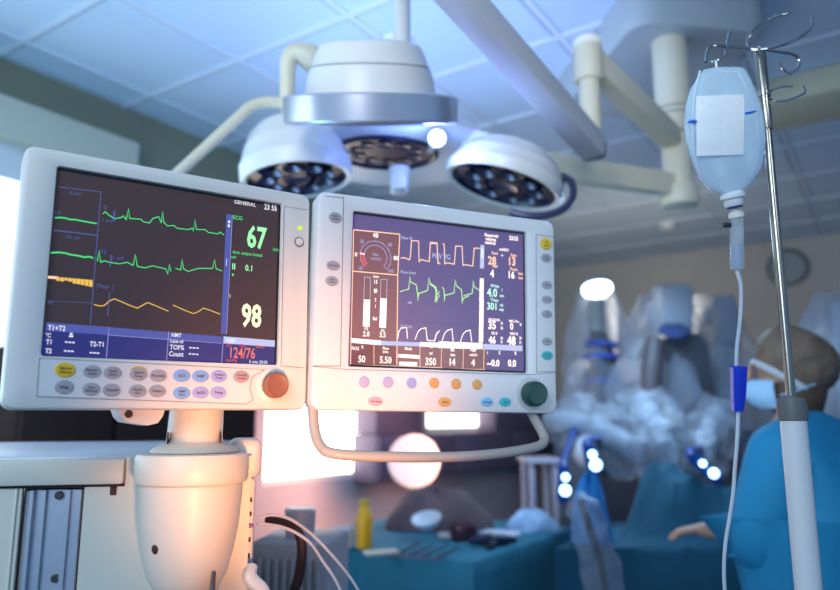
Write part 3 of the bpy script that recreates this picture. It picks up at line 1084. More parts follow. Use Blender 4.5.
# ribbed suction cart
cc = P(286, 560, 1.42)
mb = MB()
t = thing('suction_cart', 'grey ribbed suction cart standing behind the dark hose', 'cart', (cc.x, cc.y + .1, 0))
rz_ = Matrix.Rotation(radians(-8), 3, 'Z')
mb.box((cc.x + .01, cc.y + .12, .62), (.17, .2, 1.06), rz_, .012)
for k in range(9):
    q = rz_ @ V((-.07 + .0175 * k, -.105, 0))
    mb.box((cc.x + .01 + q.x, cc.y + .12 + q.y, .72), (.009, .014, .80), rz_, .003)
mb.build('cabinet', mat('pale grey cart', (.48, .41, .41), .5), t)
mb = MB()
mb.lathe([(.0, 1.15), (.03, 1.15), (.032, 1.16), (.034, 1.205), (.03, 1.21), (0, 1.21)], (cc.x + .01, cc.y + .1, 0), (0, 0, 1), 20)
mb.build('jar', mat('grey jar', (.55, .48, .48), .3), t)
for dx in (-.06, .08):
    for dy in (.04, .2):
        mb = MB()
        mb.cyl((cc.x + dx - .012, cc.y + dy, .045), (cc.x + dx + .012, cc.y + dy, .045), .045)
        mb.build('castor', DARK, t)

# ================================================================== dark cabinet behind the machine
ca0 = plane(16, 425, B * 2.5, B).dot(A)
ca1 = plane(262, 425, B * 2.5, B).dot(A)
t = thing('equipment_cabinet', 'dark brown equipment cabinet between the machine and the daylit windows', 'cabinet', W((ca0 + ca1) / 2, 2.7, 0))
mb = MB()
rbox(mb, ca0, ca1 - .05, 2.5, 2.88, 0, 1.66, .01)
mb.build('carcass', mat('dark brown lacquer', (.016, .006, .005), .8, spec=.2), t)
for k in range(3):
    d0 = ca0 + (ca1 - .05 - ca0) * k / 3
    d1 = ca0 + (ca1 - .05 - ca0) * (k + 1) / 3
    mb = MB()
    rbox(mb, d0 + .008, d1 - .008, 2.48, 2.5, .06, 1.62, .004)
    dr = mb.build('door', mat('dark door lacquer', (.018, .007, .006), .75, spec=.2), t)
    mb = MB()
    rbox(mb, d1 - .05, d1 - .035, 2.462, 2.48, .9, 1.05, .003)
    mb.build('handle', STEEL, dr)

# ================================================================== IV STAND, BAG, LINE
px_, py_ = .522 * .955, .955
zt = lambda py: zat(px_, py_, py)
iv = thing('drip_stand', 'steel drip stand with curled hooks and white lower tube', 'stand', (px_, py_, 0))
mb = MB()
mb.cyl((px_, py_, zt(406)), (px_, py_, zt(48)), .0062, n=18)
mb.build('upper_pole', STEEL, iv)
mb = MB()
mb.cyl((px_, py_, zt(130)), (px_, py_, zt(50)), .0080, n=18, bev=.001)
mb.build('pole_sleeve', STEEL, iv)
mb = MB()
mb.cyl((px_, py_, .12), (px_, py_, zt(412)), .0165, n=26)
mb.build('lower_tube', mat('white enamel tube', (.72, .74, .76), .3), iv)
mb = MB()
mb.lathe([(.0165, zt(421)), (.0185, zt(420)), (.0190, zt(412)), (.0182, zt(403)), (.0165, zt(398)), (.008, zt(397)), (.0066, zt(396))], (px_, py_, 0), (0, 0, 1), 26, fn=lambda t, h: 1 + .02 * cos(t * 12))
mb.build('collar', mat('grey collar', (.13, .14, .14), .5), iv)


def IVP(q, d=.955):
    return [P(x, y, d + dd) for x, y, dd in q]


PD = (V((px_, py_, zt(50))) - CAM).dot(CF)
mb = MB()
mb.tube([P(706, 62, PD - .02), P(707, 53, PD - .01), P(712, 45.5, PD), P(730, 46.5, PD), P(757, 48.5, PD), P(780, 52, PD), P(795, 55, PD), P(799.5, 61, PD), P(797.5, 69, PD - .004), P(790, 73, PD - .012), P(783.5, 69, PD - .018), P(780, 60, PD - .02)], .0023, 8, 6)
mb.build('hook', CHROME, iv)
mb = MB()
mb.tube([P(790, 13, PD + .03), P(776, 16, PD + .045), P(762, 23, PD + .045), P(751, 33, PD + .03), P(747.4, 43, PD + .01), P(752, 48.4, PD - .004), P(766, 48.4, PD - .035), P(785, 44, PD - .05), P(800, 37, PD - .04), P(811, 28, PD - .02), P(812.5, 18, PD)], .0023, 8, 6)
mb.build('hook', CHROME, iv)
mb = MB()
mb.tube([P(729.5, 33, PD + .02), P(727.6, 42, PD + .01), P(727, 48, PD - .004), P(725, 56, PD - .02), P(720, 60, PD - .03), P(712, 61, PD - .02)], .0023, 8, 6)
mb.tube([P(727, 47, PD), P(757, 49, PD)], .0019, 8, 1)
mb.build('hook', CHROME, iv)
mb = MB()
mb.tube([P(793, 86, PD + .01), P(780, 87, PD + .02), P(771, 91, PD + .015), P(768, 96, PD), P(773, 100.5, PD - .02), P(784, 101, PD - .03), P(797, 97, PD - .025), P(805, 92, PD - .01), P(803, 86.5, PD)], .0017, 8, 6)
mb.cyl((px_, py_, zt(97)), (px_, py_, zt(92)), .0092, n=18)
mb.build('hook', CHROME, iv)
mb = MB()
mb.cyl((px_, py_, .08), (px_, py_, .14), .035, n=24, bev=.005)
mb.build('hub', STEEL, iv)
for k in range(5):
    a = 2 * pi * k / 5 + .3
    mb = MB()
    e = V((px_ + .28 * cos(a), py_ + .28 * sin(a), .075))
    mb.tube([(px_, py_, .11), V((px_ + .15 * cos(a), py_ + .15 * sin(a), .10)), e], .011, 10, 4)
    lg = mb.build('leg', STEEL, iv)
    mb = MB()
    mb.cyl(e + V((-.01 * sin(a), .01 * cos(a), -.045)), e + V((.01 * sin(a), -.01 * cos(a), -.045)), .03, n=18)
    mb.cyl(e + V((0, 0, -.02)), e, .006)
    mb.build('castor', DARK, lg)

# bag
BD = PD - .036
bagr = thing('infusion_bag', 'clear infusion bag with white label hanging from the drip stand', 'bag', P(733, 205, BD))
BAG = mat('bag film', (.66, .86, 1.), .2, alpha=.55, spec=.6, coat=.3)
secs = [(67, 716, 741, .1), (70, 703, 746, .35), (78, 697.5, 749.5, .55), (90, 690, 755, .78), (105, 686, 760.5, .95), (122, 684.5, 764, 1.05), (140, 686, 765, 1.1), (155, 690, 763.5, 1.05), (168, 695, 760.5, .95), (178, 700, 755, .82), (186, 706.5, 748.5, .62), (191, 714, 742, .5), (194, 719, 740, .45)]
mb = MB()
loops = []
n = 36
for py, xa_, xb_, th_ in secs:
    c0, c1 = P(xa_, py, BD), P(xb_, py, BD)
    cen = (c0 + c1) / 2
    hx = (c1 - c0) / 2
    hy = CF * (.021 * th_)
    l = []
    for k in range(n):
        a = 2 * pi * k / n
        ca_, sa_ = cos(a), sin(a)
        l.append(cen + hx * (abs(ca_) ** .8 * (1 if ca_ > 0 else -1)) + hy * (abs(sa_) ** 1.0 * (1 if sa_ > 0 else -1)))
    loops.append(l)
mb.loft(loops)
bag = mb.build('bag_body', BAG, bagr, smooth=60)
# seam welds on the front face
mb = MB()


def bagfront(px, py, off=.0012):
    for i in range(len(secs) - 1):
        if secs[i][0] <= py <= secs[i + 1][0]:
            t_ = (py - secs[i][0]) / (secs[i + 1][0] - secs[i][0])
            xa_ = secs[i][1] * (1 - t_) + secs[i + 1][1] * t_
            xb_ = secs[i][2] * (1 - t_) + secs[i + 1][2] * t_
            th_ = secs[i][3] * (1 - t_) + secs[i + 1][3] * t_
            u = max(-1, min(1, (px - (xa_ + xb_) / 2) / ((xb_ - xa_) / 2)))
            u = abs(u) ** 1.1
            return P(px, py, BD - .021 * th_ * math.sqrt(max(0, 1 - u * u)) - off)
    return P(px, py, BD)


WELD = mat('bag weld', (.80, .90, 1.), .3, alpha=.55)
for q in ([(700, 71), (695, 92), (693, 118), (694, 150), (700, 178)], [(738, 71), (747, 90), (755, 108), (758, 135), (756, 160), (749, 184)], [(718, 70), (728, 73), (739, 71)]):
    mb.tube([bagfront(x, y, .0014) for x, y in q], .0016, 8, 5)
mb.build('weld_seam', WELD, bag)
LABEL = mat('bag label', (.95, .98, 1.), .5, alpha=.85, var=.04, vscale=60)
mb = MB()
rows = []
for py in range(96, 159, 4):
    t_ = (py - 96) / 62
    xa_, xb_ = 696.5 + 0 * t_, 744.5 - 1 * t_
    rows.append([bagfront(xa_ + (xb_ - xa_) * k / 10, py - 1.5 * k / 10, .0030) for k in range(11)])
nn = 11
mb.add([p for r in rows for p in r], [(i * nn + j, i * nn + j + 1, (i + 1) * nn + j + 1, (i + 1) * nn + j) for i in range(len(rows) - 1) for j in range(nn - 1)])
mb.build('paper_label', LABEL, bagr)
BLUEM = mat('blue mark', (.02, .16, .72), .5)
for q in ([(688, 122), (693, 121.4), (697, 121.8)], [(745.5, 113.5), (752, 112.2), (759, 110)]):
    mb = MB()
    mb.tube([bagfront(x, y, .0034) for x, y in q], [.0012, .0030, .0012] if q[0][0] < 700 else [.0016, .0018, .0010], 8, 5)
    mb.build('blue_mark', BLUEM, bagr)
mb = MB()
mb.tube([P(716.5, 70, BD), P(716, 62, BD), P(716.3, 64, PD - .024), P(717, 64, PD - .024)], .0016, 8, 5)
mb.build('hanging_tab', mat('white tab', (.85, .9, .95), .4), bagr)
top = P(732, 192, BD)
axs = (P(735, 209, BD) - top).normalized()
mb = MB()
mb.lathe([(.0125, 0), (.0165, .003), (.0170, .006), (.0165, .009), (.0130, .0105), (.0128, .018), (.011, .0205), (0, .0205)], top, axs, 28)
mb.build('port_cap', mat('white port cap', (.84, .88, .90), .35, alpha=.93), bagr)
mb = MB()
mb.lathe([(.0105, 0), (.0112, .0012), (.0105, .0026), (0, .0026)], top + axs * .0205, axs, 24)
mb.build('cap_ring', mat('navy ring', (.02, .05, .18), .4), bagr)

ln = thing('infusion_line', 'thin clear infusion tube with drip chamber and blue roller clamp', 'tube', P(735, 212, BD))
sp0 = top + axs * .0232
mb = MB()
mb.lathe([(.0045, 0), (.0050, .004), (.0085, .006), (.0104, .0075), (.0104, .0135), (.0085, .015), (0, .015)], sp0, axs, 20)
mb.build('spike', mat('ivory spike', (.80, .80, .70), .4), ln)
mb = MB()
q = P(726.5, 225, BD - .004)
mb.cyl(q - V((.0045, 0, 0)), q + V((.006, 0, 0)), .0036, n=14, bev=.0006)
mb.build('vent_cap', mat('dark green cap', (.01, .035, .025), .5), ln)
ch0, ch1 = sp0 + axs * .0145, P(737, 271, BD)
cax = (ch1 - ch0).normalized()
Lc = (ch1 - ch0).length
mb = MB()
mb.lathe([(.0078, 0), (.0084, .002), (.0088, .010), (.0094, Lc - .006), (.0088, Lc - .002), (.003, Lc)], ch0, cax, 22)
chb = mb.build('drip_chamber', mat('clear chamber', (.80, .90, 1.), .2, alpha=.26), ln)
mb = MB()
mb.lathe([(.0074, Lc * .48), (.0078, Lc * .52), (.0082, Lc - .006), (.0070, Lc - .003), (0, Lc - .003)], ch0, cax, 18)
mb.build('fluid', mat('chamber fluid', (.30, .42, .60), .2, alpha=.6), chb)
TUBE = mat('infusion tube plastic', (.72, .80, .90), .18, alpha=.82, coat=.5)
mb = MB()
mb.tube([P(737, 270, BD), P(740.5, 284, BD), P(741, 302, BD), P(739.5, 325, BD), P(737, 346, BD), P(736.3, 368, BD), P(738, 392, BD), P(738.3, 414, BD), P(737.4, 438, BD), P(735, 468, BD), P(733.4, 492, BD), P(730, 516, BD), P(726, 540, BD), P(724, 566, BD), P(725, 592, BD), P(729, 630, BD), P(732, 700, BD + .05)], .0026, 10, 6)
mb.build('tubing', TUBE, ln)
mb = MB()
k0, k1 = P(738.6, 366, BD), P(737.6, 411, BD)
ka = (k1 - k0).normalized()
Lk = (k1 - k0).length
xx_ = V((1, 0, 0))
kx = (xx_ - ka * xx_.dot(ka)).normalized()
ky = ka.cross(kx)


def kloop(h, wx, wy):
    return [k0 + ka * h + kx * (wx * sx_) + ky * (wy * sy_) for sx_, sy_ in ((-1, -1), (-.6, -1.25), (.6, -1.25), (1, -1), (1, 1), (.6, 1.25), (-.6, 1.25), (-1, 1))]


mb.loft([kloop(0, .0095, .006), kloop(.002, .0105, .006), kloop(.004, .0100, .006), kloop(Lk * .6, .0088, .006), kloop(Lk, .0068, .0045)])
mb.box(k0 + ka * .001 - kx * .008, (.012, .006, .0016), None, .0005)
cl_ = mb.build('roller_clamp', mat('royal blue clamp', (.010, .045, .62), .35), ln)
mb = MB()
mb.cyl(k0 + ka * (Lk * .4) - kx * .0035 - ky * .007, k0 + ka * (Lk * .4) + kx * .0035 - ky * .007, .0045, n=18)
mb.build('roller', mat('deep blue roller', (.008, .03, .45), .35), cl_)

# ================================================================== SURGICAL LIGHT
LAMP = mat('lamp housing white', (.72, .74, .74), .35, var=.02, vscale=4)
LAMP2 = mat('lamp underside white', (.70, .73, .78), .35)
LENSD = mat('lamp lens glass', (.012, .014, .05), .3, spec=.5)
LENSW = mat('lamp reflector silver', (.16, .16, .22), .35, .8)
CRM = mat('cream arm enamel', (.70, .67, .52), .45)
hubp = P(398, 166, 2.2)
lamp = thing('surgical_light', 'large white multi head operating lamp hanging above both monitors', 'lamp', hubp)


def pod(c, axis, r, label=None, scale_h=1., nled=9, rib=False):
    """axis points up out of the back of the housing; the lens faces -axis"""
    a = V(axis).normalized()
    h = r * scale_h
    mb = MB()
    mb.lathe([(r * .90, .0), (r * .99, -.004), (r * 1.02, .006), (r * 1.02, .03 * h / .15), (r * .985, .036 * h / .15), (r * .95, .34 * h), (r * .90, .46 * h), (r * .885, .47 * h), (r * .80, .62 * h), (r * .64, .76 * h), (r * .40, .86 * h), (0, .90 * h)], c, a, 44, c0=False)
    ho = mb.build('lamp_head', LAMP, lamp, smooth=28)
    mb = MB()
    mb.lathe([(r * .92, -.001), (r * .88, .008), (r * .84, .014), (0, .018)], c, a, 40, c0=False)
    x, y, z = frame_of(a)
    mb.mat(1)
    for k in range(nled):
        ang = 2 * pi * k / nled
        q = V(c) + (x * cos(ang) + y * sin(ang)) * r * .55 + a * .008
        mb.lathe([(r * .17, -.008), (r * .15, -.004), (r * .07, .006), (0, .006)], q, a, 14, c0=False)
    mb.lathe([(r * .26, -.006), (r * .22, -.002), (r * .1, .004), (0, .004)], V(c) + a * .006, a, 16, c0=False)
    mb.build('lens', [LENSD, LENSW], ho)
    return ho


# front dome: seen edge-on, so its axis leans towards the viewer
fc = P(371, 111, 1.62)
el = math.atan2(fc.z - CAM.z, fc.y) - radians(2.0)
fa = V((.0, -sin(el), cos(el)))
fr_ = .155
mb = MB()
mb.lathe([(fr_ * .9, -.03), (fr_ * .97, -.027), (fr_ * 1.0, -.01), (fr_ * 1.0, .018), (fr_ * .97, .030), (fr_ * .93, .068), (fr_ * .875, .090), (fr_ * .870, .092), (fr_ * .860, .094), (fr_ * .80, .122), (fr_ * .73, .140), (fr_ * .55, .148), (0, .150)], fc, fa, 56)
fd = mb.build('lamp_head', LAMP, lamp, smooth=28)
mb = MB()
mb.lathe([(fr_ * .885, -.031), (fr_ * .86, -.026), (0, -.022)], fc, fa, 40)
mb.build('lens', LENSD, fd)
mb = MB()
mb.lathe([(fr_ * .872, .0905), (fr_ * .882, .0918), (fr_ * .872, .0935)], fc, fa, 56, c0=False, c1=False)
mb.build('seam', GROOVE, fd)
rr = 85.5 * 1.62 / FPX
mb = MB()
hb_ = .030
mb.lathe([(rr - .010, -hb_), (rr, -hb_), (rr + .003, -hb_ + .004), (rr + .003, hb_ - .004), (rr, hb_), (rr - .010, hb_), (rr - .010, hb_ * .5), (rr - .010, -hb_)], fc, fa, 64, c0=False, c1=False)
mb.build('handle_ring', mat('silver ring', (.62, .66, .76), .28, .75), fd)
mb = MB()
fx, fy, _ = frame_of(fa)
for k in range(4):
    a = pi / 4 + k * pi / 2
    d_ = fx * cos(a) + fy * sin(a)
    mb.bar(fc + d_ * fr_ * .97, fc + d_ * (rr - .008), .02, .014, fa)
mb.build('ring_bracket', LAMP2, fd)
# hub body and other heads
mb = MB()
ba = V((.02, -.06, 1)).normalized()
hc_ = P(398, 163, 2.12)
mb.lathe([(0, 0), (.24, 0), (.285, .004), (.30, .016), (.30, .03), (.285, .05), (.24, .085), (.15, .11), (.05, .12), (0, .12)], hc_, ba, 56)
mb.cyl(hc_ + ba * .1, hc_ + V((0, 0, .40)), .05, n=24)
hub = mb.build('hub', LAMP2, lamp)
lp_ = plane(386, 153, hc_ - ba * .001, ba)
mb = MB()
mb.lathe([(.150, .0), (.150, -.006), (.142, -.009), (.134, -.006), (.130, -.001), (0, -.001)], lp_, ba, 40)
mb.mat(1)
x, y, z = frame_of(ba)
for k in range(10):
    ang = 2 * pi * k / 10
    mb.lathe([(.022, -.006), (.018, -.004), (.008, -.0015), (0, -.0015)], lp_ + (x * cos(ang) + y * sin(ang)) * .085, ba, 14, c0=False)
mb.build('lens', [LENSD, LENSW], hub)
mb = MB()
kb = P(399, 186, 1.92)
mb.cyl(kb + V((0, .02, -.015)), kb + V((0, .02, .06)), .024, .030, n=20, bev=.004)
mb.box(kb + V((0, 0, .012)), (.042, .04, .05), None, .008)
mb.build('centre_handle', LAMP, lamp)
pod(P(297, 180, 1.90), (-.12, .0, 1), .148, scale_h=1.35)
pod(P(503, 187, 1.90), (.30, -.02, 1), .160, scale_h=.86)
# body arms joining heads to the hub
for p0, p1, w0 in ((P(310, 152, 1.98), hc_ + V((-.06, .0, .06)), .12), (P(505, 153, 1.97), hc_ + V((.06, .0, .10)), .22), (fc + fa * .09, hc_ + V((0, 0, .36)), .06)):
    mb = MB()
    mb.bar(p0, p1, w0, .05, (0, 0, 1), .02)
    mb.build('head_arm', LAMP2, lamp)
# lit diode cluster
lit = P(437, 138, 1.80)
mb = MB()
mb.lathe([(.006, .02), (.020, .016), (.024, .006), (.022, 0), (0, 0)], lit, (0, .9, .3), 20)
hd = mb.build('diode_holder', LAMP2, lamp)
mb = MB()
mb.ball(lit, (.019, .012, .019), 16)
mb.build('lit_diode', glow('lit white diode', (.86, .92, 1), 14.), hd)
mb = MB()
mb.bar(lit + V((0, .015, 0)), P(430, 150, 2.0), .02, .02)
mb.build('diode_arm', LAMP2, lamp)
# right edge handle loop of right head
mb = MB()
mb.tube([P(550, 182, 1.9), P(560, 176, 1.88), P(571, 182, 1.86), P(573, 196, 1.84), P(565, 208, 1.83), P(548, 215, 1.82), P(528, 216, 1.82), P(510, 212, 1.83)], .010, 10, 6)
mb.build('grip_rail', mat('dark navy grip', (.03, .04, .10), .35), lamp)
mb = MB()
mb.tube([P(552, 183, 1.9), P(562, 184, 1.88)], .014, 10, 1)
mb.build('grip_joint', DARK, lamp)
# cream yoke on the left
mb = MB()
mb.tube([P(325, 78, 1.85), P(318, 64, 1.83), P(308, 56, 1.81), P(296, 53, 1.80), P(289, 60, 1.80), P(287.5, 75, 1.80), P(287, 95, 1.80), P(286, 108, 1.80)], [.034, .036, .034, .026, .0215, .020, .020, .020], 14, 6)
mb.build('yoke', CRM, lamp)
mb = MB()
mb.tube([P(286, 104, 1.80), P(268, 102, 1.79), P(252, 106, 1.78), P(240, 116, 1.77), P(215, 139, 1.75), P(190, 162, 1.73), P(160, 190, 1.70)], .014, 12, 6)
mb.build('side_bar', CRM, lamp)
mb = MB()
mb.bar(P(325, 76, 1.85), P(372, 92, 1.86), .05, .05, (0, 0, 1), .012)
mb.bar(P(286, 106, 1.80), P(300, 150, 1.9), .03, .03, (0, 1, 0), .01)
mb.build('yoke_arm', CRM, lamp)
# stem to ceiling
st = P(402, 44, 1.72)
mb = MB()
mb.cyl((st.x, st.y, fc.z + .05), (st.x, st.y, HC), .0205, n=20)
mb.build('stem', LAMP, lamp)
mb = MB()
mb.cyl((st.x, st.y, HC - .05), (st.x, st.y, HC), .08, n=28, bev=.006)
mb.build('ceiling_rose', LAMP, lamp)

# ================================================================== CEILING PENDANT WITH ARMS
p2 = P(672, 90, 2.55)
hz = HC - .14
pend = thing('ceiling_pendant', 'ceiling mounted swing arm assembly with large rounded cover and silver boom', 'ceiling arm', (p2.x, p2.y, HC))
q0, q1, q2, q3 = PZ(601, 70, hz), PZ(601, 40, hz), PZ(722, 14, hz), PZ(722, 90, hz)
cen = PZ(664, 66, hz)
dirx = V((1, .16, 0)).normalized()
diry = V((-.16, 1, 0)).normalized()
mb = MB()
o_ = roundrect(-.27, .27, -.30, .50, .10, 6)
o2 = roundrect(-.25, .25, -.28, .48, .09, 6)
mb.loft([[cen + dirx * x + diry * y + V((0, 0, HC - hz - .002)) for x, y in o_], [cen + dirx * x + diry * y + V((0, 0, .03)) for x, y in o_], [cen + dirx * x + diry * y for x, y in o2]])
mb.build('ceiling_cover', mat('grey green cover', (.42, .48, .50), .5), pend)
mb = MB()
ztop2, zbot2 = hz, zat(p2.x, p2.y, 203)
mb.cyl((p2.x, p2.y, zat(p2.x, p2.y, 135)), (p2.x, p2.y, ztop2 + .01), .062, n=28, bev=.006)
mb.cyl((p2.x, p2.y, zbot2), (p2.x, p2.y, zat(p2.x, p2.y, 135)), .050, n=28, bev=.006)
mb.cyl((p2.x, p2.y, zbot2 - .015), (p2.x, p2.y, zbot2 + .06), .066, n=28, bev=.012)
mb.build('post', CRM, pend)
mb = MB()
for py in (112, 118):
    mb.cyl((p2.x, p2.y, zat(p2.x, p2.y, py)), (p2.x, p2.y, zat(p2.x, p2.y, py) + .006), .0632, n=28)
mb.build('post_ring', GROOVE, pend)
p1 = P(588, 58, 2.05)
p1b = zat(p1.x, p1.y, 160)
mb = MB()
mb.cyl((p1.x, p1.y, zat(p1.x, p1.y, 82)), (p1.x, p1.y, zat(p1.x, p1.y, 40)), .041, n=28, bev=.006)
mb.cyl((p1.x, p1.y, p1b), (p1.x, p1.y, zat(p1.x, p1.y, 80)), .030, n=28, bev=.004)
mb.build('drop_post', CRM, pend)
mb = MB()
mb.bar((p1.x, p1.y, zat(p1.x, p1.y, 60)), (p2.x, p2.y, zat(p2.x, p2.y, 141)), .07, .085, (0, 0, 1), .018)
mb.build('upper_arm', CRM, pend)
mb = MB()
zl = zat(p2.x, p2.y, 187)
mb.bar((p2.x, p2.y, zl), P(545, 166, 2.25), .06, .085, (0, 0, 1), .014)
mb.build('lower_arm', CRM, pend)
mb = MB()
e0 = V((p1.x, p1.y, p1b + .04))
e1 = P(462, 0, 1.55)
dv = (e1 - e0).normalized()
e0 = e0 - dv * .0 + V((0, -.03, -.02))
mb.bar(e0, e1 + dv * .35, .072, .066, (0, 0, 1), .010)
boom = mb.build('boom', mat('silver grey boom', (.60, .62, .66), .45), pend)
mb = MB()
mb.bar(e0 - dv * .012, e0 + dv * .004, .060, .052, (0, 0, 1), .004)
mb.build('boom_cap', mat('navy cap', (.02, .035, .12), .4), boom)

# beige duct and detector on ceiling
b0, b1 = PZ(700, 112, HC - .1).dot(B), B0 + .1
aa = PZ(800, 98, HC - .12).dot(A)
mb = MB()
rbox(mb, aa, aa + .35, b1, b0, HC - .12, HC, .01)
single(mb, 'ceiling_duct', mat('beige duct paint', (.55, .53, .38), .6), 'long beige box duct across the ceiling behind the drip stand', 'duct', W(aa + .17, (b0 + b1) / 2, HC))
q = PZ(668, 226, HC - .03)
mb = MB()
mb.lathe([(.02, -.03), (.05, -.026), (.06, -.01), (.065, .03)], q, (0, 0, 1), 24)
single(mb, 'smoke_detector', LAMP, 'small white smoke detector on the ceiling beyond the swing arm', 'detector')
# clock on back wall
bq, zq_ = onback(788, 268)
mb = MB()
t = thing('wall_clock', 'round dim wall clock on the beige wall behind the drip stand', 'clock', W(AW - .03, bq, zq_))
mb.lathe([(.15, 0), (.16, .01), (.16, .03), (.14, .035), (.135, .03)], W(AW, bq, zq_), -A, 36, c1=False)
mb.build('rim', mat('grey clock rim', (.14, .15, .16), .4), t)
mb = MB()
mb.lathe([(.137, .015), (.137, .026), (0, .026)], W(AW, bq, zq_), -A, 32)
mb.build('face', mat('clock face', (.34, .38, .40), .4), t)

# ================================================================== left wall furniture near the window
DARKP = mat('dark plum panel', (.17, .13, .22), .5)
d0, _ = onleft(379, 440, 2.78)
d1, _ = onleft(556, 432, 2.78)
_, dzt = onleft(470, 432, 2.78)
_, dzb = onleft(470, 472, 2.78)
t = thing('wall_cabinet', 'long dark plum cabinet on the wall beneath the bright window strip', 'cabinet', W((d0 + d1) / 2, 2.9, dzb))
mb = MB()
rbox(mb, d0, d1, 2.80, BW - .002, dzb, dzt, .01)
mb.build('carcass', DARKP, t)
for k in range(3):
    mb = MB()
    rbox(mb, d0 + (d1 - d0) * k / 3 + .01, d0 + (d1 - d0) * (k + 1) / 3 - .01, 2.78, 2.80, dzb + .01, dzt - .01, .004)
    mb.build('door', mat('plum door', (.17, .13, .22), .45), t)
u0, _ = onleft(379, 430, 2.80)
u1, _ = onleft(425, 430, 2.80)
u2, _ = onleft(498, 430, 2.80)
for a_, b_ in ((u0, u1), (u2, d1)):
    mb = MB()
    rbox(mb, a_, b_, 2.82, BW - .002, dzt + .002, 1.66, .008)
    mb.build('upper_box', DARKP, t)
# round lit examination lamp
lc = P(414, 461, 4.0)
t = thing('examination_lamp', 'round white glowing examination lamp behind the grey handle', 'lamp', (lc.x, lc.y + .12, 0))
ld = (CAM + V((.2, 0, -.1)) - lc).normalized()
mb = MB()
mb.lathe([(.138, 0), (.148, -.01), (.145, -.03), (.09, -.07), (.03, -.085), (0, -.09)], lc, ld, 36)
mb.build('lamp_head', LAMP2, t)
mb = MB()
mb.lathe([(.136, -.006), (.136, .002), (.06, .008), (0, .009)], lc, ld, 36)
mb.build('diffuser', glow('lamp diffuser', (.88, .80, .96), .9), t)
mb = MB()
mb.tube([lc - ld * .08, lc - ld * .12 + V((0, 0, -.02)), (lc.x, lc.y + .14, lc.z - .12), (lc.x, lc.y + .14, .06)], .012, 10, 5)
mb.build('stand', STEEL, t)
mb = MB()
mb.lathe([(.16, 0), (.16, .02), (.12, .05), (.02, .07), (0, .07)], (lc.x, lc.y + .14, 0), (0, 0, 1), 28)
mb.build('base', DARK, t)

# ================================================================== INSTRUMENT TABLE
TEAL = mat('teal drape cloth', (.022, .19, .28), .75, var=.12, vscale=6, bump=.5, bscale=9)
TEALD = mat('dark teal drape cloth', (.006, .085, .145), .8, var=.15, vscale=5, bump=.5, bscale=8)
ZI = .90
fcor = PZ(473, 563, ZI)
ia, ib = fcor.dot(A), fcor.dot(B)
ilen, iwid = 1.0, .95


def draped(mb, a0, a1, b0, b1, z, n=14, drop=.8, amp=.02, seed=1):
    rnd = random.Random(seed)
    ring = []
    per = []
    for i in range(n):
        per.append((a0 + (a1 - a0) * i / n, b0, 0, -1))
    for i in range(n):
        per.append((a1, b0 + (b1 - b0) * i / n, 1, 0))
    for i in range(n):
        per.append((a1 - (a1 - a0) * i / n, b1, 0, 1))
    for i in range(n):
        per.append((a0, b1 - (b1 - b0) * i / n, -1, 0))
    ph = [rnd.uniform(0, 6) for _ in range(3)]
    loops = []
    ca_, cb_ = (a0 + a1) / 2, (b0 + b1) / 2
    for k, (s_, zz) in enumerate(((.0, 0), (.5, .003), (.9, .002), (.985, .0), (1., -.012), (1., -.06), (1.005, -.2), (1.01, -.45), (1.015, -drop))):
        l = []
        for i, (a, b, na, nb) in enumerate(per):
            w = amp * max(0, -zz) / drop * 1.6 * (sin(i * .9 + ph[0]) + .6 * sin(i * 1.7 + ph[1]))
            l.append(W(ca_ + (a - ca_) * max(s_, .01) + na * w, cb_ + (b - cb_) * max(s_, .01) + nb * w, z + zz))
        loops.append(l)
    mb.loft(loops, True, False)


mb = MB()
draped(mb, ia, ia + ilen, ib, ib + iwid, ZI, drop=.86)
t = thing('instrument_table', 'long instrument table under teal cloth, yellow bottle standing on it', 'table', W(ia + ilen / 2, ib + iwid / 2, 0))
mb.build('drape', TEAL, t)
for da in (.08, ilen - .08):
    for db in (.08, iwid - .08):
        mb = MB()
        mb.cyl(W(ia + da, ib + db, 0), W(ia + da, ib + db, ZI - .03), .016, n=12)
        mb.build('leg', STEEL, t)


def top(px, py, z=ZI):
    return PZ(px, py, z)


ZS = ZI + .004
# yellow bottle
q = top(364, 548, ZS)
t = thing('spray_bottle', 'yellow bottle standing upright on the teal instrument table', 'bottle', q)
mb = MB()
mb.lathe([(.040, 0), (.045, .006), (.046, .10), (.042, .125), (.027, .148), (.021, .155), (0, .156)], q, (0, 0, 1), 26, sy=.7)
mb.build('bottle_body', mat('yellow plastic', (.95, .42, .004), .35), t)
mb = MB()
mb.lathe([(.021, .154), (.021, .178), (.018, .182), (0, .183)], q, (0, 0, 1), 20)
mb.build('cap', mat('dark yellow cap', (.70, .40, .01), .4), t)
# white cup left of bottle
q = top(343, 548, ZS)
mb = MB()
mb.lathe([(.030, 0), (.036, .002), (.042, .075), (.044, .078), (.041, .079), (.034, .006), (0, .005)], q, (0, 0, 1), 24)
single(mb, 'measuring_cup', mat('white cup', (.82, .76, .78), .4), 'small white cup on the instrument table left of the yellow bottle', 'cup')


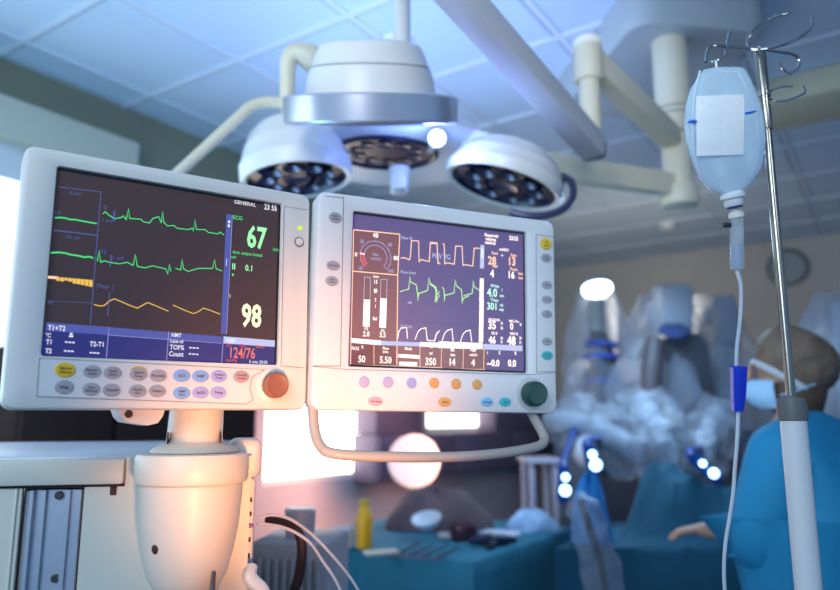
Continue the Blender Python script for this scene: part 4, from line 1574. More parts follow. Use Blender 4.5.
def cloth_heap(c, rx, ry, h, seed, n=36, rot=0., rough=.22, peaks=None):
    rnd = random.Random(seed)
    ph = [rnd.uniform(0, 6.28) for _ in range(8)]
    mb = MB()
    loops = []
    m = 12
    for i in range(m + 1):
        u = i / m
        l = []
        for k in range(n):
            a = 2 * pi * k / n
            e = 1 + rough * (.5 * sin(3 * a + ph[0] + u * 2) + .35 * sin(5 * a + ph[1] - u * 3) + .25 * sin(9 * a + ph[2] + u * 5))
            r = max(.001, cos(u * pi / 2) ** .75 * e)
            z = h * (sin(u * pi / 2) ** 1.2) * (1 + .15 * sin(2 * a + ph[3]) * (1 - u) + .10 * sin(5 * a + ph[4] + 4 * u) * (u > 0))
            x, y = rx * r * cos(a), ry * r * sin(a)
            l.append(V(c) + V((x * cos(rot) - y * sin(rot), x * sin(rot) + y * cos(rot), max(0, z))))
        loops.append(l)
    mb.loft(loops)
    return mb


q = top(440, 533, ZS)
mb = cloth_heap(q + V((-.01, .14, 0)), .24, .13, .17, 3, rough=.12)
single(mb, 'cloth_pile', mat('brown grey cloth', (.17, .10, .11), .85, var=.2, bump=.5, bscale=14), 'brown grey cloth heaped at the back of the instrument table', 'cloth', q)
q = top(428, 540, ZS)
t = thing('kidney_dish', 'white bowl lying tipped against the brown cloth heap', 'bowl', q)
mb = MB()
mb.lathe([(0, 0), (.03, .002), (.052, .02), (.062, .045), (.064, .047), (.060, .044), (.048, .024), (.026, .008), (0, .006)], q + V((0, .02, .045)), (-.15, -.35, .9), 32)
mb.build('bowl_shell', mat('white enamel bowl', (.74, .74, .80), .3), t)
q = top(464, 540, ZS)
mb = MB()
mb.lathe([(0, 0), (.05, .0), (.062, .03), (.058, .062), (.03, .072), (0, .073)], q, (0, 0, 1), 24)
single(mb, 'metal_pot', mat('dark maroon pot', (.10, .035, .05), .3, .4), 'round dark maroon pot on the instrument table right of the white bowl', 'pot')
# white pads
for i, (px, py, s_, r_, lab) in enumerate(((381, 554, (.13, .07, .012), .3, 'cream gauze pad lying in front of the yellow bottle'), (447, 538, (.07, .05, .02), -.2, 'small pale folded swab between the white bowl and maroon pot'), (500, 537, (.16, .10, .022), -.5, 'large flat white pad at the far right end of the instrument table'))):
    q = top(px, py, ZS)
    mb = MB()
    mb.box(q + V((0, 0, s_[2] / 2)), s_, Matrix.Rotation(r_, 3, 'Z'), .005)
    single(mb, 'gauze_pad', mat('gauze %d' % i, ((.75, .62, .50), (.72, .66, .66), (.72, .72, .82))[i], .85, bump=.3, bscale=60), lab, 'pad', group='pads on the instrument table')
# steel instruments
INST = mat('instrument steel', (.25, .24, .28), .3, .9)
for i in range(4):
    p0 = top(392, 555, ZS + .006)
    p1 = top(420, 543, ZS + .006)
    mb = MB()
    dd = (p1 - p0).normalized()
    nn_ = V((-dd.y, dd.x, 0))
    p0 = p0 - nn_ * .056 * i
    p1 = p1 - nn_ * .056 * i
    mb.tube([p0 + nn_ * .006, (p0 + p1) / 2 + nn_ * .002, p1], .003, 8, 3)
    mb.tube([p0 - nn_ * .006, (p0 + p1) / 2 - nn_ * .002, p1], .003, 8, 3)
    for s_ in (-1, 1):
        cc_ = p0 - dd * .012 + nn_ * .012 * s_
        mb.tube([cc_ + V((.011 * cos(a), .011 * sin(a), 0)) for a in [2 * pi * k / 10 for k in range(10)]], .0025, 6, 2, True)
    o = single(mb, 'surgical_forceps', INST, 'thin steel forceps lying in the row left of the white bowl', 'forceps', group='forceps row on the instrument table')
q = top(492, 547, ZS)
t = thing('power_tool', 'small dark blue surgical tool lying at the front right of the instrument table', 'tool', q)
mb = MB()
mb.tube([q + V((-.09, 0, .022)), q + V((-.03, .01, .025)), q + V((.05, .03, .024)), q + V((.10, .04, .02))], [.014, .022, .022, .012], 12, 4)
mb.build('tool_body', mat('dark navy tool', (.012, .014, .05), .35), t)
mb = MB()
mb.tube([q + V((.01, .01, .018)), q + V((.0, -.03, .014)), q + V((-.02, -.06, .014))], .014, 10, 3)
mb.build('grip', mat('dark navy grip rubber', (.01, .01, .03), .6), t)
mb = MB()
mb.cyl(q + V((.0, .008, .045)), q + V((.01, .011, .049)), .016, n=14)
mb.build('dial', mat('pale dial', (.7, .66, .6), .5), t)
q = top(527, 531, ZS)
q = q + V((.03, .03, 0))
mb = cloth_heap(q, .11, .07, .085, 11, rough=.25)
single(mb, 'crumpled_wrap', mat('pale blue wrap', (.45, .62, .85), .6, var=.12, bump=.6, bscale=25), 'crumpled pale blue plastic wrap on the table end by the lit tips', 'wrap', q)

# trolley posts behind table
t = thing('equipment_trolley', 'white framed trolley behind the instrument table', 'trolley', P(538, 500, 3.9) * 1)
tb = P(538, 500, 3.9)
t.location = (tb.x, tb.y, 0)
for dx, dy in ((-.03, 0), (.10, 0), (-.03, .3), (.10, .3)):
    mb = MB()
    mb.cyl((tb.x + dx, tb.y + dy, .02), (tb.x + dx, tb.y + dy, 1.18), .018, n=12)
    mb.build('post', mat('trolley white', (.66, .62, .75), .4), t)
for z_ in (.25, .70, 1.17):
    mb = MB()
    mb.box((tb.x + .035, tb.y + .15, z_), (.20, .38, .025), None, .005)
    mb.build('shelf', MATS['trolley white'], t)

# ================================================================== OPERATING TABLE (draped)
ZO = .93
oc = PZ(560, 548, ZO)
oa, ob = oc.dot(A), oc.dot(B)
mb = MB()
# runs along the image horizontally: use its own frame
OX = V((1, .06, 0)).normalized()
OY = V((.52, .854, 0)).normalized()


def O(x, y, z):
    return oc + OX * x + OY * y + V((0, 0, z))


t = thing('operating_table', 'draped operating table with patient under dark teal sheets', 'operating table', (oc.x + .4, oc.y + .35, 0))
loops = []
nx = 80
prof = []
for y_, z_ in ((-.03, -.86), (-.025, -.5), (-.02, -.2), (-.012, -.03), (0, 0), (.03, .012), (.06, .05), (.10, .12), (.14, .19), (.19, .25), (.24, .28), (.30, .28), (.36, .24), (.44, .17), (.54, .09), (.66, .03), (.8, .0), (.82, -.3), (.83, -.86)):
    l = []
    for i in range(nx + 1):
        x = -.02 + 1.02 * i / nx
        hump = max(0, min(1, (x - .17) / .09)) * (.72 + .45 * math.exp(-((x - .40) / .16) ** 2) - .3 * max(0, x - .6))
        fold = 1 + .10 * sin(i * .16 + y_ * 16) + .10 * sin(i * .30 - y_ * 30 + 1) + .05 * sin(i * .55 + y_ * 55)
        zz = z_ * .82 * hump * fold if z_ > 0 else z_
        yy = y_ + (.014 * sin(i * .35) * (-z_) if z_ < 0 else 0)
        l.append(O(x, yy, zz))
    loops.append(l)
mb.loft(loops, False, False, False)
mb.build('sheet', TEALD, t, smooth=50)
mb = MB()
mb.box(O(.5, .4, -.10), (.7, .4, .10), None, .03)
mb.box(O(.5, .4, -.54), (.30, .30, .78), None, .02)
mb.build('base', mat('table base grey', (.2, .2, .22), .4), t)
# bright blue folded cloth at left end
q = O(.085, .11, .004)
mb = cloth_heap(q, .075, .085, .24, 5, rough=.08)
single(mb, 'blue_drape', mat('bright blue drape', (.008, .20, .52), .7, bump=.4, bscale=20), 'bright blue drape bundled at the left end of the operating table', 'drape', q)
FILM = mat('clear drape film', (.42, .48, .60), .3, alpha=.34, spec=.6, coat=.2)
FILM2 = mat('crumpled drape film', (.42, .46, .54), .32, alpha=.32, spec=.6, coat=.2, bump=.8, bscale=18)
# instrument sleeve hanging in front of the table
sl = thing('drape_sleeve', 'clear plastic sleeve hanging over the front of the operating table', 'sleeve', P(600, 590, 2.45))
mb = MB()
mb.tube([P(577, 492, 2.36), P(582, 510, 2.32), P(590, 535, 2.30), P(598, 560, 2.30), P(606, 600, 2.30), P(612, 680, 2.32)], [.03, .055, .058, .058, .062, .07], 16, 6)
rnd = random.Random(4)
for i, v in enumerate(mb.v):
    mb.v[i] = v + noise.noise_vector(v * 16) * .028
mb.build('film', FILM2, sl)
mb = MB()
mb.tube([P(580, 500, 2.34), P(590, 530, 2.30), P(600, 560, 2.30), P(607, 610, 2.30)], .012, 10, 5)
mb.build('instrument_shaft', mat('dark shaft', (.06, .05, .035), .5), sl)

# ================================================================== SURGICAL ROBOT behind the table
RG = mat('robot grey', (.36, .42, .50), .45, var=.06, vscale=5)
RD = mat('robot dark grey', (.075, .08, .10), .4)
RL = mat('robot pale', (.55, .60, .68), .45)
STRAP = mat('blue strap', (.02, .07, .45), .5)
rc = P(668, 400, 5.0)
rob = thing('surgical_robot', 'grey surgical robot with three film draped arms behind the operating table', 'robot', (rc.x, rc.y, 0))
mb = MB()
mb.box((rc.x, rc.y, .16), (.9, .7, .26), None, .05)
for dx in (-.36, .36):
    for dy in (-.25, .25):
        mb.cyl((rc.x + dx - .03, rc.y + dy, .06), (rc.x + dx + .03, rc.y + dy, .06), .06)
mb.build('base', RD, rob)
mb = MB()
mb.box((rc.x, rc.y + .1, 1.0), (.34, .34, 1.6), None, .05)
mb.build('column', RG, rob)
mb = MB()
mb.box((rc.x - .05, rc.y - .02, 1.72), (1.3, .22, .2), None, .06)
mb.build('boom', RL, rob)


def film(parent, prof, o, seed, m=FILM, n=40, sx=1., sy=.8, amp=.14):
    rnd = random.Random(seed)
    ph = [rnd.uniform(0, 6.28) for _ in range(6)]
    mb = MB()
    loops = []
    k_ = 5
    pr = []
    for i in range(len(prof) - 1):
        for j in range(k_):
            t_ = j / k_
            pr.append((prof[i][0] * (1 - t_) + prof[i + 1][0] * t_, prof[i][1] * (1 - t_) + prof[i + 1][1] * t_, prof[i][2] * (1 - t_) + prof[i + 1][2] * t_))
    pr.append(prof[-1])
    for r, h, dx in pr:
        l = []
        for k in range(n):
            a = 2 * pi * k / n
            e = 1 + amp * (sin(4 * a + ph[0] + h * 5) + .7 * sin(7 * a + ph[1] - h * 9) + .5 * sin(11 * a + ph[2] + h * 14))
            l.append(V(o) + V((r * cos(a) * sx * e + dx, r * sin(a) * sy * e, h)))
        loops.append(l)
    mb.loft(loops, False, False)
    return mb.build('drape', m, parent, smooth=60)


# arm one: grey tube with lit head and blue straps
D1 = 4.2
def R1(px, py, d=D1):
    return P(px, py, d)
mb = MB()
mb.tube([R1(597, 300), R1(597, 320), R1(596, 333)], .046, 18, 4)
mb.tube([R1(596, 333), R1(600, 350), R1(605, 372), R1(604, 395), R1(602, 430), R1(610, 470, 3.9)], [.062, .075, .080, .070, .06, .05], 18, 5)
mb.bar(R1(606, 380), V((rc.x - .55, rc.y - .02, 1.70)), .12, .12, (0, 0, 1), .03)
a1 = mb.build('arm', RD, rob)
mb = MB()
mb.tube([R1(597, 299), R1(597, 331)], .05, 18, 1)
mb.build('sleeve', mat('robot sleeve', (.26, .30, .32), .4), a1)
mb = MB()
q = R1(597, 288)
mb.lathe([(.0, .065), (.05, .06), (.075, .045), (.088, .02), (.088, 0), (.05, -.004)], q, (0, .35, .94), 28)
hd = mb.build('lamp_head', RG, a1)
mb = MB()
mb.lathe([(.085, .006), (.085, -.012), (.06, -.022), (0, -.026)], q, (0, .45, .9), 28)
mb.build('lit_face', glow('robot lamp face', (.92, .96, 1), 9.), hd)
for py, w_ in ((345, .115), (357, .12), (381, .115)):
    mb = MB()
    q = R1(601 + (py - 345) * .05, py)
    mb.lathe([(w_, -.014), (w_ + .004, 0), (w_, .014), (w_ - .006, .014), (w_ - .006, -.014), (w_, -.014)], q, (.06, 0, 1), 28, sy=.85, c0=False, c1=False)
    mb.build('strap', STRAP, a1)
zb_, zt_ = R1(600, 432).z, R1(597, 283).z
film(a1, [(.23, 0, 0), (.22, .15, -.01), (.20, .35, -.01), (.18, .55, -.02), (.15, .70, -.03), (.11, zt_ - zb_, -.02)], R1(606, 432), 1)
# arm two: block head, dark slab forearm
D2 = 4.0
R2 = lambda px, py, d=D2: P(px, py, d)
mb = MB()
mb.bar(R2(672, 284), R2(672, 336), .20, .20, (0, 1, 0), .045)
mb.bar(R2(648, 312, 4.1), R2(672, 315), .14, .16, (0, 0, 1), .04)
mb.bar(R2(672, 300, 4.1), V((rc.x, rc.y - .05, 1.74)), .14, .14, (0, 0, 1), .03)
a2 = mb.build('arm', RG, rob)
mb = MB()
o_ = [(664, 338), (700, 332), (708, 345), (716, 402), (708, 412), (676, 414), (666, 404)]
l0 = [R2(x, y, 3.86) for x, y in o_]
l1 = [p + V((.02, .14, 0)) for p in l0]
mb.loft([l0, l1])
mb.build('forearm_panel', RD, a2, smooth=20)
mb = MB()
mb.tube([R2(655, 340, 3.85), R2(652, 365, 3.8), R2(650, 395, 3.75), R2(655, 420, 3.7)], [.05, .055, .05, .04], 14, 5)
mb.build('cover', mat('robot brown grey', (.10, .085, .10), .5), a2)
mb = MB()
mb.lathe([(.07, 0), (.085, .01), (.085, .03), (.07, .04), (0, .04)], R2(674, 334, 3.86), (0, -.5, .85), 24)
mb.build('joint_ring', mat('robot navy ring', (.05, .08, .22), .4), a2)
zb_ = R2(672, 425).z
film(a2, [(.30, 0, -.05), (.28, .15, -.04), (.26, .30, -.03), (.22, .45, -.02), (.17, .60, 0), (.13, R2(672, 290).z - zb_, 0)], R2(672, 425), 2, sy=.8)
# arm three: tubes at right
D3 = 4.2
R3 = lambda px, py, d=D3: P(px, py, d)
mb = MB()
mb.bar(R3(722, 296), R3(724, 345), .14, .14, (0, 1, 0), .04)
mb.bar(R3(694, 318, 4.3), R3(722, 316), .12, .12, (0, 0, 1), .035)
mb.bar(R3(724, 345), R3(715, 420, 4.0), .16, .10, (0, 1, 0), .03)
mb.bar(R3(722, 305, 4.3), V((rc.x + .5, rc.y - .02, 1.70)), .12, .12, (0, 0, 1), .03)
a3 = mb.build('arm', RG, rob)
zb_ = R3(722, 430).z
film(a3, [(.25, 0, 0), (.24, .15, 0), (.22, .35, .01), (.17, .55, .01), (.12, R3(722, 292).z - zb_, 0)], R3(722, 430), 3)
# low instrument arms reaching over the patient, wrapped in film
mb = MB()
mb.tube([R1(600, 425, 3.9), R1(590, 440, 3.5), R1(585, 455, 3.2), R1(590, 462, 3.05)], [.07, .06, .05, .03], 14, 5)
mb.build('instrument_arm', RL, rob)
film_pts = [([(548, 420, 3.6), (575, 425, 3.5), (605, 436, 3.4), (635, 450, 3.3), (640, 446, 3.5)], [.10, .13, .14, .12, .06], 'left'),
            ([(640, 405, 3.6), (655, 430, 3.4), (665, 455, 3.2), (668, 446, 3.5)], [.13, .15, .13, .06], 'mid'),
            ([(718, 415, 3.7), (708, 440, 3.5), (695, 462, 3.2), (686, 444, 3.5)], [.12, .12, .10, .06], 'right')]
for pts, rad, _n in film_pts:
    mb = MB()
    mb.tube([P(*q) for q in pts], [r * .5 for r in rad], 14, 5)
    ar = mb.build('instrument_arm', RG, rob)
    mb = MB()
    k0 = len(mb.v)
    mb.tube([P(*q) for q in pts], rad, 36, 12)
    rnd = random.Random(len(pts) + int(rad[0] * 100))
    for i, v in enumerate(mb.v):
        mb.v[i] = v + noise.noise_vector(v * 9) * .06 + noise.noise_vector(v * 22) * .025
    mb.build('drape', FILM2, ar, smooth=60)
TIPB = glow('blue white tip light', (.40, .76, 1), 6.)
TIPH = mat('tip housing blue', (.01, .06, .30), .35)
for pa, pb, d, r, far in (((565, 474), (564.5, 494), 2.75, .021, P(575, 428, 3.5)), ((591, 452), (596, 468), 2.95, .024, P(600, 440, 3.4)), ((699, 461), (716, 476), 2.75, .019, P(700, 452, 3.3))):
    p0, p1 = P(*pa, d), P(*pb, d)
    dd = (p1 - p0).normalized()
    mb = MB()
    mb.tube([p1 + dd * .035 + V((0, .02, 0)), p1 + dd * .015 + V((0, .02, 0)), p0 + V((0, .02, 0)), p0 - dd * .03 + V((0, .04, .01)), (p0 + far) / 2 + V((0, 0, .03)), far], [.010, r * 1.3, r * 1.3, .016, .014, .02], 14, 5)
    ho = mb.build('instrument_tip', TIPH, rob)
    for f_, rr_ in ((.15, r * .7), (.8, r)):
        q = p0 + (p1 - p0) * f_
        mb = MB()
        mb.ball(q + V((0, -.012, 0)), (rr_, rr_ * .8, rr_), 14)
        mb.build('bulb', TIPB, ho)
# wide rack behind the robot
eb0, _ = onback(556, 420, 6.1)
eb1, _ = onback(745, 420, 6.1)
t = thing('equipment_rack', 'wide blue grey equipment rack along the back wall behind the surgical robot', 'rack', W(6.3, (eb0 + eb1) / 2, 0))
mb = MB()
rbox(mb, 6.0, 6.52, eb1, eb0, .03, 1.40, .03)
mb.build('carcass', mat('rack blue grey', (.22, .29, .40), .5), t)
for i in range(4):
    mb = MB()
    f0, f1 = eb0 + (eb1 - eb0) * (i + .06) / 4, eb0 + (eb1 - eb0) * (i + .94) / 4
    rbox(mb, 5.97, 6.0, f1, f0, .55, 1.34, .012)
    mb.build('front_panel', mat('rack panel %d' % (i % 2), ((.30, .38, .50), (.10, .13, .20))[i % 2], .4), t)

# draped stand at the right edge
ec = P(848, 380, 3.4)
t = thing('draped_stand', 'grey stand wrapped in clear film behind the person at right', 'stand', (ec.x, ec.y, 0))
mb = MB()
mb.cyl((ec.x, ec.y, .05), (ec.x, ec.y, P(848, 300, 3.4).z), .05, n=16)
mb.lathe([(.25, 0), (.25, .03), (.1, .07), (.05, .08)], (ec.x, ec.y, 0), (0, 0, 1), 24)
mb.build('pole', RG, t)
film(t, [(.24, 0, 0), (.22, .2, 0), (.18, .45, 0), (.08, P(848, 288, 3.4).z - P(848, 430, 3.4).z, 0)], P(848, 430, 3.4), 8, m=FILM)

# ================================================================== PERSON
GOWN = mat('blue gown cloth', (.004, .22, .42), .75, var=.10, vscale=7, bump=.35, bscale=11)
SKIN = mat('skin', (.50, .27, .18), .5)
CAPM = mat('bouffant cap', (.17, .115, .08), .7, var=.3, vscale=26, bump=.6, bscale=40)
MASK = mat('mask blue', (.40, .66, .90), .8)
HAIR = mat('hair brown', (.10, .055, .03), .6)
GLOVE = mat('glove white', (.66, .58, .58), .5)


def skin_mesh(nodes, edges, levels=2):
    me = bpy.data.meshes.new('armature')
    names = list(nodes)
    me.from_pydata([nodes[k][0] for k in names], [(names.index(a), names.index(b)) for a, b in edges], [])
    o = bpy.data.objects.new('armature', me)
    COL.objects.link(o)
    sk = o.modifiers.new('s', 'SKIN')
    sk.use_smooth_shade = True
    sk.branch_smoothing = .4
    for i, k in enumerate(names):
        r = nodes[k][1]
        me.skin_vertices[0].data[i].radius = r if isinstance(r, tuple) else (r, r)
    me.skin_vertices[0].data[0].use_root = True
    sb_ = o.modifiers.new('d', 'SUBSURF')
    sb_.levels = levels
    sb_.render_levels = levels
    bpy.context.view_layer.update()
    dg = bpy.context.evaluated_depsgraph_get()
    r = bpy.data.meshes.new_from_object(o.evaluated_get(dg))
    vs = [v.co.copy() for v in r.vertices]
    fs = [tuple(p.vertices) for p in r.polygons]
    bpy.data.objects.remove(o)
    bpy.data.meshes.remove(me)
    bpy.data.meshes.remove(r)
    return vs, fs


HP = P(783, 375, 2.02)                 # head centre
fh = V((-.92, .36, 0)).normalized()    # face: left and a little away
lh = V((-fh.y, fh.x, 0))
fw = V((-.52, .85, 0)).normalized()    # body: three quarters turned away
lf = V((-fw.y, fw.x, 0))               # her left (towards the viewer)
base = V((HP.x, HP.y, 0)) + V((-.02, .0, 0)) - fw * .12


def N(f, l, z):
    return base + fw * f + lf * l + V((0, 0, z))


zh = HP.z
person = thing('person', 'person in blue gown, bouffant cap and face mask facing left behind the drip stand', 'person', base)
nd = {'pelvis': (N(-.02, 0, .90), (.15, .12)), 'waist': (N(-.01, 0, 1.05), (.125, .10)), 'chest': (N(.02, 0, 1.22), (.15, .11)), 'upch': (N(.05, 0, 1.335), (.12, .085)), 'neck': (N(.085, 0, 1.425), .052), 'neck2': (HP + V((.035, -.01, -.10)), .055)}
nd['headb'] = (HP + fh * -.015 + V((0, 0, -.03)), (.074, .082))
nd['headm'] = (HP + fh * -.005 + V((0, 0, .03)), (.076, .090))
nd['headt'] = (HP + fh * -.01 + V((0, 0, .085)), (.05, .06))
E = [('pelvis', 'waist'), ('waist', 'chest'), ('chest', 'upch'), ('upch', 'neck'), ('neck', 'neck2'), ('neck2', 'headb'), ('headb', 'headm'), ('headm', 'headt')]
hand_l = P(738, 518, 2.24)
ell = N(.07, .185, 1.06)
HANDR, ELR = N(.42, -.02, 1.06), N(.12, -.24, 1.06)
for s_, hand, el_ in ((1, hand_l, ell), (-1, HANDR, ELR)):
    k = 'l' if s_ > 0 else 'r'
    nd['sh' + k] = (N(.04, .15 * s_, 1.33), .058)
    nd['el' + k] = (el_, .046)
    nd['wr' + k] = (el_ + (hand - el_) * .84, .028)
    nd['hd' + k] = (hand, (.04, .022))
    nd['hip' + k] = (N(-.02, .09 * s_, .85), .09)
    nd['kn' + k] = (N(.02, .10 * s_, .48), .058)
    nd['an' + k] = (N(-.03, .10 * s_, .09), .040)
    nd['to' + k] = (N(.13, .11 * s_, .035), .035)
    E += [('upch', 'sh' + k), ('sh' + k, 'el' + k), ('el' + k, 'wr' + k), ('wr' + k, 'hd' + k), ('pelvis', 'hip' + k), ('hip' + k, 'kn' + k), ('kn' + k, 'an' + k), ('an' + k, 'to' + k)]
    d_ = (hand - el_).normalized()
    side = d_.cross(V((0, 0, 1))).normalized()
    for fi, (off, ln_) in enumerate(((-.030, .070), (-.010, .082), (.010, .078), (.030, .062))):
        a_ = hand + side * off + d_ * .03
        nd['f%d1%s' % (fi, k)] = (a_, .010)
        nd['f%d2%s' % (fi, k)] = (a_ + d_ * ln_ * .55 + V((0, 0, -.010)), .009)
        nd['f%d3%s' % (fi, k)] = (a_ + d_ * ln_ * .85 + V((0, 0, -.035)), .0075)
        E += [('hd' + k, 'f%d1%s' % (fi, k)), ('f%d1%s' % (fi, k), 'f%d2%s' % (fi, k)), ('f%d2%s' % (fi, k), 'f%d3%s' % (fi, k))]
    th_ = hand - d_ * .01 + side * .035 * -s_
    nd['t1' + k] = (th_, .012)
    nd['t2' + k] = (th_ + d_ * .035 + side * -.02 * s_ + V((0, 0, -.012)), .010)
    E += [('hd' + k, 't1' + k), ('t1' + k, 't2' + k)]
vs, fs = skin_mesh(nd, E)
mb = MB()
mb.add(vs, fs)
# face: nose, brow, eyes, ears
hc = HP + V((0, 0, 0))
mb.lathe([(.004, 0), (.012, .02), (.016, .040), (.012, .048), (0, .05)], hc + fh * .082 + V((0, 0, .032)), (fh * .25 + V((0, 0, -1))), 12)
for s_ in (-1, 1):
    mb.ball(hc + fh * .066 + lh * .034 * s_ + V((0, 0, .028)), (.013, .013, .011), 10)
    mb.ball(hc + fh * -.012 + lh * .078 * s_ + V((0, 0, .0)), (.018, .010, .030), 12)
mb.mat(1)
for s_ in (-1, 1):
    mb.ball(hc + fh * .074 + lh * .034 * s_ + V((0, 0, .028)), (.007, .007, .006), 8)
mb.build('body', [SKIN, mat('eye dark', (.02, .015, .01), .3)], person, smooth=80)
# gown: inflated copy of the trunk and sleeves plus skirt
gd = {'pelvis': (N(-.02, 0, .92), (.255, .22)), 'waist': (N(-.01, 0, 1.06), (.215, .185)), 'chest': (N(.01, 0, 1.20), (.185, .15)), 'upch': (N(.04, 0, 1.325), (.15, .115)), 'neckg': (N(.075, 0, 1.395), (.08, .08)), 'skirt': (N(-.02, 0, .70), (.27, .24)), 'hem': (N(-.02, 0, .42), (.28, .25))}
GE = [('pelvis', 'waist'), ('waist', 'chest'), ('chest', 'upch'), ('upch', 'neckg'), ('pelvis', 'skirt'), ('skirt', 'hem')]
for s_, hand, el_ in ((1, hand_l, ell), (-1, HANDR, ELR)):
    k = 'l' if s_ > 0 else 'r'
    sh_ = N(.04, .15 * s_, 1.325)
    gd['sh' + k] = (sh_, .088)
    gd['ua' + k] = (sh_ + (el_ - sh_) * .5, .098)
    gd['el' + k] = (el_, .098)
    gd['fa' + k] = (el_ + (hand - el_) * .4, .062)
    gd['wr' + k] = (el_ + (hand - el_) * .80, .036)
    GE += [('upch', 'sh' + k), ('sh' + k, 'ua' + k), ('ua' + k, 'el' + k), ('el' + k, 'fa' + k), ('fa' + k, 'wr' + k)]
vs, fs = skin_mesh(gd, GE)
mb = MB()
for i, v in enumerate(vs):
    pass
mb.add(vs, fs)
mb.build('gown', GOWN, person, smooth=80)
mb = MB()
mb.tube([N(.02, -.24, 1.02), N(-.16, -.16, 1.03), N(-.23, 0, 1.03), N(-.18, .17, 1.03), N(-.02, .215, 1.02)], .014, 8, 5)
mb.tube([N(-.215, 0, 1.03), N(-.235, .03, .93), N(-.235, .02, .80)], .012, 8, 4)
mb.build('gown_tie', mat('gown tie', (.012, .22, .46), .75), person)
# glove on left hand cuff
# cap: bouffant covering hair, tilted back
R3m = Matrix((fh, lh, V((0, 0, 1)))).transposed()
mb = MB()
n = 44
loops = []
cx = hc + fh * -.030 + V((0, 0, .028))
ax = (fh * -.55 + V((0, 0, .83))).normalized()
prof = [(.070, -.055), (.088, -.052), (.094, -.044), (.100, -.030), (.110, -.005), (.114, .025), (.108, .050), (.094, .075), (.068, .093), (.035, .102), (0, .104)]
mb.lathe(prof, cx, ax, n, sx=1.0, sy=.88, xa=fh + V((0, 0, .4)), fn=lambda t, h: 1 + .018 * sin(t * 13 + h * 60) + .012 * sin(t * 7 - h * 90))
cap = mb.build('surgical_cap', CAPM, person, smooth=80)
mb = MB()
mb.lathe([(.091, -.060), (.098, -.052), (.095, -.042), (.091, -.060)], cx, ax, n, sx=1.05, sy=.88, xa=fh + V((0, 0, .4)), c0=False, c1=False)
mb.build('elastic', mat('cap elastic', (.55, .58, .62), .8), cap)
mb = MB()
mb.lathe([(.05, -.13), (.082, -.11), (.088, -.06), (.086, .0)], hc + fh * -.040 + V((0, 0, .01)), V((fh.x * -.2, fh.y * -.2, 1)), 30, sx=.9, sy=.85, xa=fh)
mb.build('hair', HAIR, person, smooth=80)
# mask
mb = MB()
rows = []
for i, (z_, f_, w_) in enumerate(((-.014, .090, .040), (-.024, .104, .056), (-.042, .108, .064), (-.062, .104, .066), (-.082, .090, .060), (-.096, .066, .048))):
    row = []
    for j in range(13):
        a = (j / 12 - .5) * pi * .84
        row.append(hc + fh * (f_ * cos(a) ** .75 * .98 + .002 if abs(cos(a)) > 1e-4 else .0) + lh * (w_ * 1.12 * sin(a)) + V((0, 0, z_)))
    rows.append(row)
nn = 13
mb.add([p for r in rows for p in r] + [p - fh * .006 for r in rows for p in r],
       [(i * nn + j, i * nn + j + 1, (i + 1) * nn + j + 1, (i + 1) * nn + j) for i in range(5) for j in range(12)]
       + [(78 + i * nn + j, 78 + (i + 1) * nn + j, 78 + (i + 1) * nn + j + 1, 78 + i * nn + j + 1) for i in range(5) for j in range(12)])
msk = mb.build('face_mask', MASK, person, smooth=80)
for s_ in (-1, 1):
    mb = MB()
    mb.tube([hc + fh * .01 + lh * .076 * s_ + V((0, 0, -.005)), hc + fh * -.01 + lh * .088 * s_ + V((0, 0, .02)), hc + fh * -.06 + lh * .085 * s_ + V((0, 0, .03))], .002, 6, 3)
    mb.build('mask_tie', MASK, msk)
    mb = MB()
    mb.tube([hc + fh * .02 + lh * .070 * s_ + V((0, 0, -.06)), hc + fh * -.03 + lh * .082 * s_ + V((0, 0, -.045)), hc + fh * -.07 + lh * .07 * s_ + V((0, 0, -.03))], .002, 6, 3)
    mb.build('mask_tie', MASK, msk)

# ================================================================== LIGHT
w = bpy.data.worlds.new('world')
SC.world = w
w.use_nodes = True
w.node_tree.nodes['Background'].inputs[0].default_value = (.30, .56, 1, 1)
w.node_tree.nodes['Background'].inputs[1].default_value = .48


def lamp_obj(name, kind, loc, energy, col, size=.2, target=None, **kw):
    l = bpy.data.lights.new(name, kind)
    l.energy = energy
    l.color = col
    if kind == 'AREA':
        l.size = size
    else:
        l.shadow_soft_size = size
    for k, v in kw.items():
        setattr(l, k, v)
    o = bpy.data.objects.new(name, l)
    COL.objects.link(o)
    o.location = loc
    if target is not None:
        o.rotation_euler = (V(target) - V(loc)).to_track_quat('-Z', 'Y').to_euler()
    return o


# cool room light from behind the viewer, high left
lamp_obj('room_light', 'AREA', (-1.0, -1.2, 2.4), 35, (.76, .91, 1), 1.2, (-.1, 1.0, 1.5))
# added unseen area lights washing the ceiling
lamp_obj('ceiling_wash', 'AREA', W(.6, 1.9, 1.2), 20, (.36, .68, 1), 1.0, W(1.6, 1.7, 2.9))
lamp_obj('ceiling_fill', 'AREA', P(420, 128, 2.5), 9, (.36, .52, 1), 1.3, P(420, 128, 2.5) + V((0, .1, 1)))  # added to make the ceiling centre bluer, not part of the surgical light
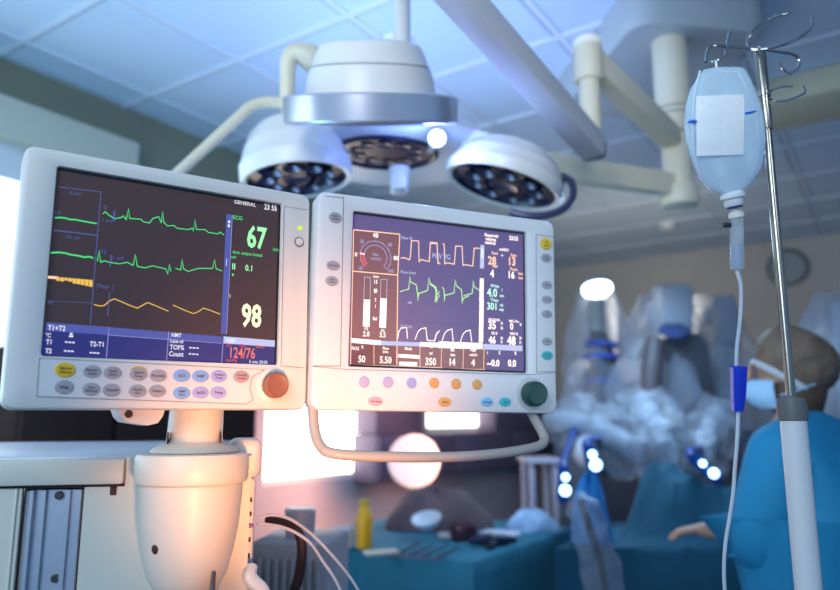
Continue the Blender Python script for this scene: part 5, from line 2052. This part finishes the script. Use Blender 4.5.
# added off-frame warm spot, stands in for flare where the monitors meet
lamp_obj('warm_fill', 'SPOT', (.05, .25, 1.12), 50, (1, .41, .17), .06, P(300, 430, .95), spot_size=radians(40), spot_blend=1.)
lamp_obj('window_wall_fill', 'SPOT', W(onleft(310, 450)[0], 2.0, 1.2), 70, (1, .50, .34), .15, W(onleft(325, 460)[0], 3.0, 1.15), spot_size=radians(120), spot_blend=1.)  # added warm spot giving the wall a glow around the window
# added blue point by the lit diode, tints its surroundings in place of flare
lamp_obj('blue_tint_fill', 'POINT', P(437, 140, 1.74), 2.5, (.25, .36, 1), .03)
# cool light over the operating table
lamp_obj('table_light', 'AREA', P(640, 250, 3.3), 15, (.46, .72, 1), .5, P(640, 500, 3.0))
lamp_obj('pendant_key', 'SPOT', (.2, -.4, 2.1), 60, (1, .97, .90), .25, P(630, 120, 2.3), spot_size=radians(26), spot_blend=.8)  # added unseen spot to brighten the ceiling arms
lamp_obj('person_key', 'SPOT', (.15, .9, 2.1), 26, (.70, .88, 1), .2, P(765, 470, 2.0), spot_size=radians(44), spot_blend=.9)  # added unseen spot to lift the gown
lamp_obj('lamp_key', 'SPOT', (-.5, -.4, 2.0), 55, (1, .97, .93), .25, P(395, 120, 1.9), spot_size=radians(36), spot_blend=.7)  # added unseen neutral spot so the surgical light reads whiter
lamp_obj('bag_key', 'SPOT', (1.1, -.5, 2.3), 16, (.84, .93, 1), .2, P(735, 150, .95), spot_size=radians(28), spot_blend=.8)  # added unseen cool spot to brighten the infusion bag
lamp_obj('wall_fill', 'AREA', P(650, 330, 4.3), 7, (1, .86, .66), .5, P(650, 290, 6.5))  # added warm area light for the back wall, no fitting there
lamp_obj('screen_side_fill', 'SPOT', (.75, .25, 1.55), 8, (.86, .92, 1), .08, P(500, 335, 1.05), spot_size=radians(30), spot_blend=1.)  # added unseen spot whitening the right side of the ventilator screen

SC.view_settings.view_transform = 'Standard'
SC.view_settings.look = 'None'
SC.view_settings.gamma = 1
SC.view_settings.exposure = 0
SC.cycles.use_denoising = True
SC.cycles.max_bounces = 6
SC.cycles.transparent_max_bounces = 16
SC.cycles.sample_clamp_indirect = 4
